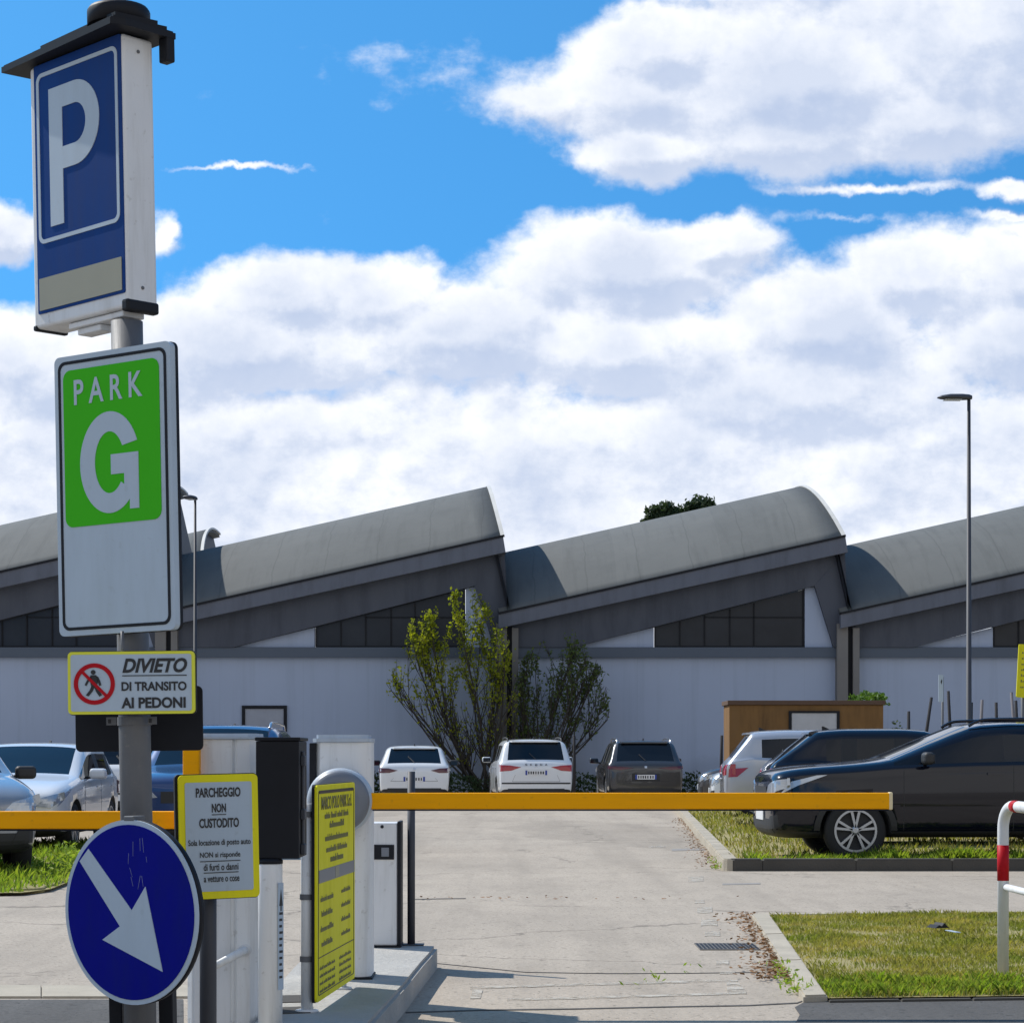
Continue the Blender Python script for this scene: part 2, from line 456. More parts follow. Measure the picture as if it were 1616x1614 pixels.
class MB:
    def __init__(self):
        self.bm = bmesh.new()
        self.mats = []
    def _mi(self, m):
        if m is None:
            m = self.cur
        if m not in self.mats:
            self.mats.append(m)
        return self.mats.index(m)
    def _add(self, tmp, m, mtx=None, smooth=False):
        i = self._mi(m)
        vm = {}
        for v in tmp.verts:
            vm[v] = self.bm.verts.new(mtx @ v.co if mtx else v.co)
        for f in tmp.faces:
            try:
                nf = self.bm.faces.new([vm[v] for v in f.verts])
            except ValueError:
                continue
            nf.material_index = i
            nf.smooth = smooth or f.smooth
        tmp.free()
    def box(self, a, b, m, bev=0.0, mtx=None, seg=2):
        tmp = bmesh.new()
        bmesh.ops.create_cube(tmp, size=1)
        c = [(a[i] + b[i]) / 2 for i in range(3)]
        s = [abs(b[i] - a[i]) for i in range(3)]
        for v in tmp.verts:
            v.co = Vector((v.co.x * s[0] + c[0], v.co.y * s[1] + c[1], v.co.z * s[2] + c[2]))
        if bev:
            bmesh.ops.bevel(tmp, geom=tmp.edges[:], offset=min(bev, min(s) * 0.45), segments=seg, affect='EDGES', profile=0.5)
        self._add(tmp, m, mtx)
        return self
    def prism(self, poly, y0, y1, m, bev=0.0, mtx=None, smooth=False):
        """polygon in x,z extruded along y"""
        tmp = bmesh.new()
        vs = [tmp.verts.new((p[0], y0, p[1])) for p in poly]
        f = tmp.faces.new(vs)
        r = bmesh.ops.extrude_face_region(tmp, geom=[f])
        for e in r['geom']:
            if isinstance(e, bmesh.types.BMVert):
                e.co.y = y1
        bmesh.ops.recalc_face_normals(tmp, faces=tmp.faces[:])
        if bev:
            bmesh.ops.bevel(tmp, geom=[e for e in tmp.edges], offset=bev, segments=1, affect='EDGES')
        self._add(tmp, m, mtx, smooth)
        return self
    def hprism(self, poly, z0, z1, m, bev=0.0):
        """polygon in x,y extruded along z"""
        tmp = bmesh.new()
        vs = [tmp.verts.new((p[0], p[1], z0)) for p in poly]
        f = tmp.faces.new(vs)
        r = bmesh.ops.extrude_face_region(tmp, geom=[f])
        for e in r['geom']:
            if isinstance(e, bmesh.types.BMVert):
                e.co.z = z1
        bmesh.ops.recalc_face_normals(tmp, faces=tmp.faces[:])
        if bev:
            top = [e for e in tmp.edges if all(abs(v.co.z - z1) < 1e-6 for v in e.verts)]
            bmesh.ops.bevel(tmp, geom=top, offset=bev, segments=2, affect='EDGES')
        self._add(tmp, m)
        return self
    def strip(self, outer, inner, y0, y1, m, closed=True, mtx=None):
        """band between two x,z polylines, extruded along y"""
        tmp = bmesh.new()
        n = len(outer)
        a = [[tmp.verts.new((p[0], y, p[1])) for p in L] for L in (outer, inner) for y in (y0, y1)]
        of, ob, jf, jb = a
        k = n if closed else n - 1
        for i in range(k):
            j = (i + 1) % n
            tmp.faces.new((of[i], of[j], jf[j], jf[i]))
            tmp.faces.new((ob[i], jb[i], jb[j], ob[j]))
            tmp.faces.new((of[i], ob[i], ob[j], of[j]))
            tmp.faces.new((jf[i], jf[j], jb[j], jb[i]))
        if not closed:
            for i in (0, n - 1):
                tmp.faces.new((of[i], jf[i], jb[i], ob[i]))
        bmesh.ops.recalc_face_normals(tmp, faces=tmp.faces[:])
        self._add(tmp, m, mtx)
        return self
    def tube(self, pts, r, m, n=12, caps=True, mtx=None, smooth=True):
        pts = [Vector(p) for p in pts]
        rs = r if isinstance(r, (list, tuple)) else [r] * len(pts)
        tmp = bmesh.new()
        rings = []
        up = None
        for i, p in enumerate(pts):
            d = (pts[min(i + 1, len(pts) - 1)] - pts[max(i - 1, 0)]).normalized()
            if up is None:
                up = Vector((1, 0, 0)) if abs(d.x) < 0.9 else Vector((0, 1, 0))
            u = (up - d * up.dot(d)).normalized()
            w = d.cross(u)
            up = u
            rings.append([tmp.verts.new(p + (u * math.cos(2 * math.pi * k / n) + w * math.sin(2 * math.pi * k / n)) * rs[i]) for k in range(n)])
        for a, b in zip(rings, rings[1:]):
            for k in range(n):
                f = tmp.faces.new((a[k], a[(k + 1) % n], b[(k + 1) % n], b[k]))
                f.smooth = smooth
        if caps:
            tmp.faces.new(list(reversed(rings[0])))
            tmp.faces.new(rings[-1])
        self._add(tmp, m, mtx)
        return self
    def lathe(self, prof, m, n=24, mtx=None, axis='z', smooth=True, caps=True):
        tmp = bmesh.new()
        rings = []
        for (r, z) in prof:
            ring = []
            for k in range(n):
                a = 2 * math.pi * k / n
                c = (r * math.cos(a), r * math.sin(a), z)
                if axis == 'y':
                    c = (c[0], z, c[1])
                ring.append(tmp.verts.new(c))
            rings.append(ring)
        for a, b in zip(rings, rings[1:]):
            for k in range(n):
                f = tmp.faces.new((a[k], a[(k + 1) % n], b[(k + 1) % n], b[k]))
                f.smooth = smooth
        if caps:
            tmp.faces.new(rings[0])
            tmp.faces.new(rings[-1])
        bmesh.ops.recalc_face_normals(tmp, faces=tmp.faces[:])
        self._add(tmp, m, mtx)
        return self
    def mesh(self, name):
        me = bpy.data.meshes.new(name)
        self.bm.to_mesh(me)
        self.bm.free()
        for m in self.mats:
            me.materials.append(m)
        return me
    def build(self, name, parent=None, loc=(0, 0, 0), rot=(0, 0, 0)):
        return link(name, self.mesh(name), parent, loc, rot)


def rrect(w, h, r, n=5, cx=0.0, cz=0.0):
    out = []
    for sx, sz, a0 in ((1, 1, 0), (-1, 1, 90), (-1, -1, 180), (1, -1, 270)):
        for k in range(n + 1):
            a = R(a0 + 90 * k / n)
            out.append((cx + sx * (w / 2 - r) + r * math.cos(a), cz + sz * (h / 2 - r) + r * math.sin(a)))
    return out


def circle(r, n=48, cx=0.0, cz=0.0):
    return [(cx + r * math.cos(2 * math.pi * k / n), cz + r * math.sin(2 * math.pi * k / n)) for k in range(n)]


def text_into(mb, s, cx, cz, w, h, y, m, bold=0.02, shear=0.0, thick=0.0012, flip=False):
    """lettering fitted to a w x h box centred on cx, cz; front face at y"""
    cu = bpy.data.curves.new("lettering", 'FONT')
    cu.body = s
    cu.size = 1.0
    cu.offset = bold
    cu.shear = shear
    cu.resolution_u = 4
    cu.fill_mode = 'FRONT'
    ob = bpy.data.objects.new("lettering", cu)
    me = bpy.data.meshes.new_from_object(ob)
    vs = np.array([v.co[:] for v in me.vertices])
    if len(vs):
        lo, hi = vs.min(0), vs.max(0)
        sx, sz = w / max(1e-6, hi[0] - lo[0]), h / max(1e-6, hi[1] - lo[1])
        tmp = bmesh.new()
        bv = [tmp.verts.new((cx + (v[0] - (lo[0] + hi[0]) / 2) * sx, y, cz + (v[1] - (lo[1] + hi[1]) / 2) * sz)) for v in vs]
        for p in me.polygons:
            try:
                tmp.faces.new([bv[i] for i in p.vertices])
            except ValueError:
                pass
        bmesh.ops.remove_doubles(tmp, verts=tmp.verts[:], dist=1e-7)
        r = bmesh.ops.extrude_face_region(tmp, geom=tmp.faces[:])
        for e in r['geom']:
            if isinstance(e, bmesh.types.BMVert):
                e.co.y += thick
        bmesh.ops.recalc_face_normals(tmp, faces=tmp.faces[:])
        mb._add(tmp, m)
    bpy.data.objects.remove(ob)
    bpy.data.curves.remove(cu)
    bpy.data.meshes.remove(me)


def scribble(mb, cx, cz, w, h, y, m, words=4, rnd=random):
    """print too small to read in the photograph: rows of short upright strokes"""
    x = cx - w / 2
    gap = w * 0.03
    ww = (w - gap * (words - 1)) / words
    for _ in range(words):
        n = max(3, int(ww / (h * 0.55)))
        st = ww / n
        for k in range(n):
            hh = h * (1.0 if rnd.random() < 0.22 else rnd.uniform(0.60, 0.70))
            mb.prism([(x + k * st, cz - h / 2), (x + k * st + st * 0.62, cz - h / 2), (x + k * st + st * 0.62, cz - h / 2 + hh), (x + k * st, cz - h / 2 + hh)], y, y + 0.001, m)
        x += ww + gap


def np_mesh(name, verts, faces, m, parent=None, kind=None, smooth=False):
    me = bpy.data.meshes.new(name)
    k = faces.shape[1]
    me.vertices.add(len(verts))
    me.vertices.foreach_set('co', np.asarray(verts, dtype=np.float32).ravel())
    me.loops.add(faces.size)
    me.loops.foreach_set('vertex_index', faces.astype(np.int32).ravel())
    me.polygons.add(len(faces))
    me.polygons.foreach_set('loop_start', np.arange(0, faces.size, k, dtype=np.int32))
    me.polygons.foreach_set('loop_total', np.full(len(faces), k, dtype=np.int32))
    me.update(calc_edges=True)
    me.materials.append(m)
    return link(name, me, parent)


def leaf_quads(c, size, aspect=0.5):
    """c: N x 3 centres -> one pointed, randomly turned leaf (a folded quad) each"""
    n = len(c)
    a = rng.normal(size=(n, 3))
    a /= np.linalg.norm(a, axis=1)[:, None]
    b = rng.normal(size=(n, 3))
    b -= a * (a * b).sum(1)[:, None]
    b /= np.linalg.norm(b, axis=1)[:, None]
    s = np.asarray(size).reshape(-1, 1) * rng.uniform(0.6, 1.3, (n, 1))
    v = np.stack([c - a * s * 0.5, c + b * s * aspect * 0.5, c + a * s * 0.5, c - b * s * aspect * 0.5], 1).reshape(-1, 3)
    f = np.arange(n * 4).reshape(-1, 4)
    return v, f


def in_poly(pts, poly):
    x, y = pts[:, 0], pts[:, 1]
    ins = np.zeros(len(pts), bool)
    n = len(poly)
    for i in range(n):
        x1, y1 = poly[i][0], poly[i][1]
        x2, y2 = poly[(i + 1) % n][0], poly[(i + 1) % n][1]
        c = ((y1 > y) != (y2 > y)) & (x < (x2 - x1) * (y - y1) / (y2 - y1 + 1e-12) + x1)
        ins ^= c
    return ins


def blades(name, poly, z, n, h, m, width=0.006, clump=0.0, label=None):
    p = np.array([[q[0], q[1]] for q in poly])
    lo, hi = p.min(0), p.max(0)
    pts = rng.uniform(lo, hi, (n * 2, 2))
    pts = pts[in_poly(pts, p)]
    if clump:
        bare = np.sin(pts[:, 0] * 2.3 + 1.4 * np.sin(pts[:, 1] * 1.7)) * np.sin(pts[:, 1] * 1.9 + 1.2 * np.sin(pts[:, 0] * 3.1)) + 0.35 * np.sin(pts[:, 0] * 11) * np.sin(pts[:, 1] * 9)
        pts = pts[rng.uniform(0, 1, len(pts)) > np.clip((bare - 0.25) * 1.6, 0, 0.9)]
    pts = pts[:n]
    n = len(pts)
    if clump:
        cc = np.sin(pts[:, 0] * 5.1 + 2 * np.sin(pts[:, 1] * 3.3)) * np.sin(pts[:, 1] * 4.3 + 1.7 * np.sin(pts[:, 0] * 2.9))
        hs = h * (1 + clump * cc) * rng.uniform(0.35, 1.25, n)
    else:
        hs = h * rng.uniform(0.35, 1.25, n)
    az = rng.uniform(0, 2 * np.pi, n)
    ln = hs * rng.uniform(0.1, 0.9, n)
    base = np.column_stack([pts, np.full(n, z)])
    dx = np.column_stack([np.cos(az), np.sin(az), np.zeros(n)])
    pr = np.column_stack([-np.sin(az), np.cos(az), np.zeros(n)]) * (width * rng.uniform(0.6, 1.3, n))[:, None]
    mid = base + dx * (ln * 0.35)[:, None] + np.column_stack([np.zeros(n), np.zeros(n), hs * 0.6])
    tip = base + dx * ln[:, None] + np.column_stack([np.zeros(n), np.zeros(n), hs])
    v = np.stack([base - pr, base + pr, mid + pr * 0.7, tip, mid - pr * 0.7], 1).reshape(-1, 3)
    f = np.arange(n * 5).reshape(-1, 5)
    o = np_mesh(name, v, f, m)
    return tag(o, label, 'grass', kind='stuff')


def spline(pts, n=8):
    """Catmull-Rom through points"""
    P = [Vector(p) for p in pts]
    out = []
    for i in range(len(P) - 1):
        a, b, c, d = P[max(i - 1, 0)], P[i], P[i + 1], P[min(i + 2, len(P) - 1)]
        for k in range(n):
            t = k / n
            out.append(0.5 * ((2 * b) + (c - a) * t + (2 * a - 5 * b + 4 * c - d) * t * t + (3 * b - a - 3 * c + d) * t ** 3))
    out.append(P[-1])
    return out

# ================================================================== GROUND
def sheet(name, poly, z, m, kind='structure', label=None, cat=None):
    bm = bmesh.new()
    f = bm.faces.new([bm.verts.new((p[0], p[1], z)) for p in poly])
    bmesh.ops.recalc_face_normals(bm, faces=bm.faces[:])
    if f.normal.z < 0:
        f.normal_flip()
    me = bpy.data.meshes.new(name)
    bm.to_mesh(me)
    bm.free()
    me.materials.append(m)
    return tag(link(name, me), label, cat, kind=kind)

sheet('ground', [(-400, -60), (400, -60), (400, 700), (-400, 700)], 0.0, M_ASPH)
def wob(a, b, n, amp):
    return [a.lerp(b, i / n) + Vector((random.uniform(-amp, amp), random.uniform(-amp, amp), 0)) for i in range(n + 1)]
pr = [G(1283, 1577), G(1268, 1582), G(1254, 1590), G(1262, 1602), G(1250, 1625), G(1262, 1700), G(1240, 2000), G(3000, 2000), G(2400, 1560), G(1616, 1567)]
sheet('street', pr, 0.004, M_DARK)
pl = wob(G(-700, 1579), G(291, 1577), 14, 0.012) + [G(292, 2000), G(-1500, 2000)]
sheet('road_edge', pl, 0.004, M_DARK)

# flush kerb at the left mouth of the drive
k = MB()
for i in range(9):
    a, b = -760 + i * 118, -760 + (i + 1) * 118 - 1.2
    k.hprism([G(a, 1575)[:2], G(b, 1575)[:2], G(b, 1557)[:2], G(a, 1557)[:2]], -0.02, 0.012, M_KERB, 0.003)
tag(k.build('kerb'), 'pale flush concrete kerb along the dark street at lower left', 'kerb')

# expansion joints and worn paint on the drive
def ribbon(mb, pts, wpx, z0, z1, m):
    up = [G(p[0], p[1] - wpx / 2) for p in pts]
    lo = [G(p[0], p[1] + wpx / 2) for p in pts]
    mb.hprism([q[:2] for q in lo] + [q[:2] for q in reversed(up)], z0, z1, m)
j = MB()
ribbon(j, [(640, 1597.5), (760, 1593.8), (900, 1592), (1060, 1588.5), (1180, 1586.5), (1258, 1582.5), (1270, 1578)], 1.5, -0.01, 0.003, M_JOINT)
ribbon(j, [(690, 1520), (760, 1527), (830, 1534), (960, 1536), (1090, 1535.5), (1200, 1534)], 0.7, -0.01, 0.003, M_JOINT)
ribbon(j, [(655, 1419), (690, 1418), (735, 1417.5)], 1.0, -0.01, 0.003, M_JOINT)
tag(j.build('expansion_joint'), kind='structure')
pm = MB()
ribbon(pm, [(742, 1559), (900, 1554), (1164, 1547)], 3.2, -0.01, 0.004, M_PAINT)
ribbon(pm, [(800, 1577.5), (1000, 1572.5), (1178, 1567)], 3.2, -0.01, 0.004, M_PAINT)
pm.hprism([G(1148, 1565)[:2], G(1178, 1565)[:2], G(1164, 1549)[:2], G(1146, 1549.5)[:2]], -0.01, 0.0042, M_PAINT)
pm.hprism([G(742, 1576)[:2], G(758, 1575.5)[:2], G(762, 1561)[:2], G(746, 1561.5)[:2]], -0.01, 0.0042, M_PAINT)
for (x, y, w, h) in ((1086, 1387, 24, 8), (1096, 1423, 16, 5), (1100, 1436, 24, 9), (1106, 1456, 26, 10), (1112, 1474, 24, 7), (1130, 1519, 20, 7), (1136, 1535, 24, 4), (1024, 1336, 26, 2.2)):
    ribbon(pm, [(x, y), (x + w * 0.4, y + random.uniform(-1, 1)), (x + w, y - 0.3)], h, -0.01, 0.004, M_PAINT)
tag(pm.build('road_marking'), kind='structure')
ptc = MB()
M_PATCH = mat('asphalt_patch', (0.265, 0.25, 0.232), 0.95, var=0.2, scale=10, bump=0.4, bscale=50)
ribbon(ptc, [(1060, 1341), (1090, 1340), (1118, 1340)], 3, -0.01, 0.0035, M_PATCH)
ribbon(ptc, [(1140, 1395), (1200, 1394)], 2.0, -0.01, 0.0035, M_PATCH)
tag(ptc.build('asphalt_patch'), kind='structure')

# storm drain
dr = empty('storm_drain', G(1146, 1494, 0.0), 'dark slotted drain grating set in the drive beside the near grass bed', 'drain')
dd = G(1146, 1494)
x0, x1 = G(1100, 1494).x - dd.x, G(1194, 1494).x - dd.x
y0, y1 = G(1146, 1499).y - dd.y, G(1146, 1489).y - dd.y
M_IRON = mat('cast_iron', (0.13, 0.122, 0.112), 0.8, var=0.35, scale=12)
b = MB(); b.box((x0, y0, 0.001), (x1, y1, 0.007), M_IRON, 0.001)
b.build('frame', dr)
b = MB()
n = 15
for i in range(n):
    xa = x0 + (x1 - x0) * (i + 0.2) / n
    b.box((xa, y0 + 0.03, 0.0072), (xa + (x1 - x0) / n * 0.62, y1 - 0.03, 0.0085), M_BLACK)
b.build('grating', dr)

# ---------------------------------------------------------------- grass beds and kerbs on the right
ZB = 0.04
nb = [G(1213, 1440, ZB), G(1306, 1568, ZB), G(2300, 1556, ZB), G(2300, 1428, ZB)]
sheet('grass_bed', nb, ZB - 0.02, M_SOIL)
kb = MB()
a0, a1 = G(1186, 1441, ZB), G(1268, 1570, ZB)
b0, b1 = G(1214, 1440, ZB), G(1306, 1569, ZB)
N = 3
for i in range(N):
    f0, f1 = i / N + 0.002, (i + 1) / N - 0.002
    kb.hprism([a0.lerp(a1, f0)[:2], b0.lerp(b1, f0)[:2], b0.lerp(b1, f1)[:2], a0.lerp(a1, f1)[:2]], -0.05, ZB, M_KERB, 0.010)
for i in range(9):
    c0, c1 = G(1306, 1569, ZB), G(2300, 1556, ZB)
    f0, f1 = i / 9 + 0.0015, (i + 1) / 9 - 0.0015
    p, q = c0.lerp(c1, f0), c0.lerp(c1, f1)
    kb.hprism([p[:2], q[:2], (q.x, q.y - 0.04), (p.x, p.y - 0.04)], -0.05, ZB - 0.024, M_KERBSHADE, 0.004)
c0, c1 = G(1214, 1437, ZB), G(2300, 1426, ZB)
for i in range(8):
    f0, f1 = i / 8 + 0.001, (i + 1) / 8 - 0.001
    p, q = c0.lerp(c1, f0), c0.lerp(c1, f1)
    kb.hprism([p[:2], q[:2], (q.x, q.y + 0.12), (p.x, p.y + 0.12)], -0.05, ZB - 0.026, M_KERB, 0.004)
tag(kb.build('kerb'), 'pale concrete kerb around the near grass bed behind the hooped barrier', 'kerb')
blades('grass', nb, ZB - 0.02, 64000, 0.030, M_GRASS, 0.0034, 0.5, 'short yellowing grass of the near bed under the hooped barrier')
edge = [G(1306, 1567, ZB), G(2100, 1556, ZB), G(2100, 1535, ZB), G(1290, 1545, ZB)]
blades('grass', edge, ZB - 0.02, 7500, 0.036, M_GRASSL, 0.0034, 0.8, 'fresh green grass along the front edge of the near bed')
# dark scraps lying on the grass
sc = MB()
q = G(1480, 1470, ZB)
sc.prism([(-0.055, 0.0), (-0.02, 0.022), (0.0, 0.012), (0.02, 0.035), (0.045, 0.012), (0.06, 0.0)], -0.05, 0.06, M_BLACK, 0.002)
tag(sc.build('litter_scrap', loc=(q.x, q.y, ZB + 0.03), rot=(0, 0, 0.4)), 'crumpled dark plastic scrap lying on the near grass bed', 'litter')
sc = MB()
sc.box((-0.03, -0.045, 0), (0.03, 0.045, 0.006), M_SIGNW, 0.002)
q = G(1504, 1477, ZB)
tag(sc.build('paper_scrap', loc=(q.x, q.y, ZB + 0.03), rot=(0.1, 0.08, 0.7)), 'small white paper scrap on the near grass bed beside the dark scrap', 'litter')

ZF = 0.13
fl0, fl1 = G(1140, 1354, ZF), G(1072, 1278, ZF)          # outer kerb line, near to far
dirk = (fl1 - fl0).normalized()
farl = fl0 + dirk * ((49.0 - fl0.y) / dirk.y)
nrm = Vector((dirk.y, -dirk.x, 0))
kw = 0.17
zc = 0.06
bedpoly = [fl0 + nrm * kw, farl + nrm * kw, Vector((26, 49, 0)), Vector((20, fl0.y + 0.15, 0))]
sheet('grass_bed', bedpoly, zc, M_SOIL)
kb = MB()
N = 24
Lk = (farl - fl0).length
for i in range(N):
    f0, f1 = i / N + 0.0006, (i + 1) / N - 0.0006
    p, q = fl0.lerp(farl, f0), fl0.lerp(farl, f1)
    kb.hprism([p[:2], q[:2], (q + nrm * kw)[:2], (p + nrm * kw)[:2]], -0.05, ZF, M_KERB, 0.015)
tag(kb.build('kerb'), 'sunlit pale kerb running back beside the drive to the far cars', 'kerb')
kb = MB()
xs = fl0.x - 0.02
c = Vector((fl0.x + 0.01, fl0.y - 0.12, 0))
segs = [0.42, 1.42, 2.45, 3.5, 4.55, 5.6, 6.65, 7.7, 8.8]
prev = 0.10
corner = [(fl0.x - 0.0, fl0.y), (fl0.x + 0.005, fl0.y - 0.06), (fl0.x + 0.04, fl0.y - 0.11), (fl0.x + 0.098, fl0.y - 0.13), (fl0.x + 0.098, fl0.y + 0.05)]
kb.hprism(corner, -0.05, ZF, M_KERB, 0.012)
for s in segs:
    kb.hprism([(fl0.x + prev + 0.003, fl0.y - 0.13), (fl0.x + s - 0.003, fl0.y - 0.13), (fl0.x + s - 0.003, fl0.y + 0.05), (fl0.x + prev + 0.003, fl0.y + 0.05)], -0.05, ZF, M_KERBSHADE, 0.015)
    prev = s
tag(kb.build('kerb'), 'kerb with shade painted into its colour in front of the blue-black car', 'kerb')
blades('grass', bedpoly, zc, 60000, 0.075, M_GRASS, 0.008, 0.4, 'mown grass of the far bed under the cars parked at right')
fe = [Vector((fl0.x + 0.2, fl0.y + 0.06, 0)), Vector((9.0, fl0.y + 0.06, 0)), Vector((9.0, fl0.y + 0.75, 0)), Vector((fl0.x + 0.45, fl0.y + 0.75, 0))]
blades('grass', fe, zc, 13000, 0.10, M_GRASSL, 0.0055, 0.75, 'lush green grass behind the shade-darkened kerb')

# fallen leaves along the kerbs
def litter(name, line, n, spread, label, off=0.0):
    t_ = rng.uniform(0, 1, n)
    a = np.array([l[:] for l in line])
    seg = t_ * (len(a) - 1)
    i = np.minimum(seg.astype(int), len(a) - 2)
    c = a[i] + (a[i + 1] - a[i]) * (seg - i)[:, None]
    c[:, 0] -= np.abs(rng.normal(0, spread, n)) + off
    c[:, 1] += rng.normal(0, 0.05, n)
    c[:, 2] = 0.012 + rng.uniform(0, 0.02, n)
    v, f = leaf_quads(c, np.full(n, 0.045), 0.55)
    v = v.reshape(-1, 4, 3)
    v[:, :, 2] = c[:, None, 2] + (v[:, :, 2] - c[:, None, 2]) * 0.35
    v[:, :, 2] = np.maximum(v[:, :, 2], 0.005)
    return tag(np_mesh(name, v.reshape(-1, 3), f, M_LITTER), label, 'leaves', kind='stuff')
litter('fallen_leaves', [G(1190, 1444), G(1215, 1480), G(1240, 1525), G(1252, 1550)], 900, 0.10, 'drift of brown leaves against the near kerb')
litter('fallen_leaves', [G(1078, 1292), G(1105, 1325), G(1136, 1372)], 600, 0.11, 'thin drift of brown leaves against the far kerb')
litter('fallen_leaves', [G(760, 1420), G(1180, 1420)], 60, 1.5, 'odd brown leaves scattered over the drive', 0.0)
wd = []
for (x, y, n) in ((1035, 1552, 16), (998, 1558, 5), (1090, 1535, 6), (1255, 1568, 70), (1243, 1552, 50), (1230, 1535, 30), (1130, 1372, 60), (1125, 1362, 40)):
    q = G(x, y)
    for _ in range(n):
        wd.append((q.x + random.gauss(0, 0.035), q.y + random.gauss(0, 0.06), random.uniform(0.01, 0.08)))
wv, wf = leaf_quads(np.array(wd), np.full(len(wd), 0.034), 0.35)
wv[:, 2] = np.maximum(wv[:, 2], 0.004)
tag(np_mesh('weeds', wv, wf, M_GRASSL), 'small green weeds in the joints of the drive', 'weeds', kind='stuff')

# left bed beneath the parked cars
lb = [G(-260, 1412, 0.03), G(35, 1408, 0.03), G(80, 1402, 0.03), G(108, 1391, 0.03), G(150, 1360, 0.03), G(165, 1330, 0.03), G(-300, 1330, 0.03)]
sheet('grass_bed', lb, 0.03, M_SOIL)
kb = MB()
line = [G(-260, 1414), G(30, 1410), G(70, 1405), G(98, 1396), G(114, 1388), G(160, 1358)]
sp = spline([Vector((p.x, p.y, 0.02)) for p in line], 6)
kb.tube(sp, 0.032, M_SOIL, 8)
tag(kb.build('kerb'), 'low rounded kerb edging the grass under the parked cars at left', 'kerb')
blades('grass', lb, 0.03, 12000, 0.09, M_GRASSL, 0.009, 0.5, 'grass under the parked cars at left')
pw = G(88, 1396)
wl = []
for i in range(16):
    bx, by = pw.x + random.uniform(-0.16, 0.12), pw.y + random.uniform(0, 1.2)
    hgt = random.uniform(0.15, 0.36)
    for k_ in range(30):
        f_ = random.uniform(0.1, 1)
        wl.append((bx + random.gauss(0, 0.03 + 0.03 * f_), by + random.gauss(0, 0.05), 0.03 + hgt * f_))
wv, wf = leaf_quads(np.array(wl), np.full(len(wl), 0.06), 0.35)
tag(np_mesh('weeds', wv, wf, M_GRASSL), 'tall bright green weeds by the kerb under the parked cars at left', 'weeds', kind='stuff')

# ================================================================== INDUSTRIAL BUILDING
D = 66.4
S = F / D
BAY = 535 / S
bld = empty('industrial_building', (0, D, 0), 'long pale industrial shed with sawtooth barrel-vaulted grey roofs', 'building')
def bp(px, py):            # facade pixel -> x, z in the building's frame
    return ((px - CX) / S, EYE - (py - HY) / S)
def bpoly(pts, dx=0.0):
    return [(bp(*p)[0] + dx, bp(*p)[1]) for p in pts]

M_ROOF = bpy.data.materials.new('bitumen_roof')
M_ROOF.use_nodes = True
_nt = M_ROOF.node_tree
_t = NT(_nt)
_b = _nt.nodes['Principled BSDF']
_p = _t.new('ShaderNodeTexCoord').outputs['Object']
_s = _t.new('ShaderNodeSeparateXYZ')
_nt.links.new(_p, _s.inputs[0])
_fr = _t.m('FRACT', _t.m('MULTIPLY', _t.m('ADD', _s.outputs[0], _t.m('MULTIPLY', _t.noise(_p, 0.7, 3), 0.25)), 0.62))
_seam = _t.rng(_t.m('ABSOLUTE', _t.m('SUBTRACT', _fr, 0.5)), 0.0, 0.02, 1, 0)
_cell = _t.new('ShaderNodeTexWhiteNoise', noise_dimensions='1D')
_nt.links.new(_t.m('FLOOR', _t.m('MULTIPLY', _s.outputs[0], 0.62)), _cell.inputs['W'])
_c = _t.mix(_t.noise(_p, 0.8, 6, 0.65), (0.092, 0.097, 0.096), (0.140, 0.145, 0.140))
_c = _t.mix(_t.m('MULTIPLY', _cell.outputs[0], 0.25), _c, (0.168, 0.172, 0.165))
_c = _t.mix(_t.m('MULTIPLY', _seam, 0.4), _c, (0.062, 0.065, 0.064))
_str = _t.noise(_t.v('MULTIPLY', _p, (3.0, 0.3, 0.3)), 1.2, 5, 0.6)
_c = _t.mix(_t.m('MULTIPLY', _t.rng(_str, 0.5, 0.75), 0.5), _c, (0.078, 0.082, 0.080))
_nt.links.new(_c, _b.inputs['Base Color'])
_b.inputs['Roughness'].default_value = 0.85
_b.inputs['Specular IOR Level'].default_value = 0.3

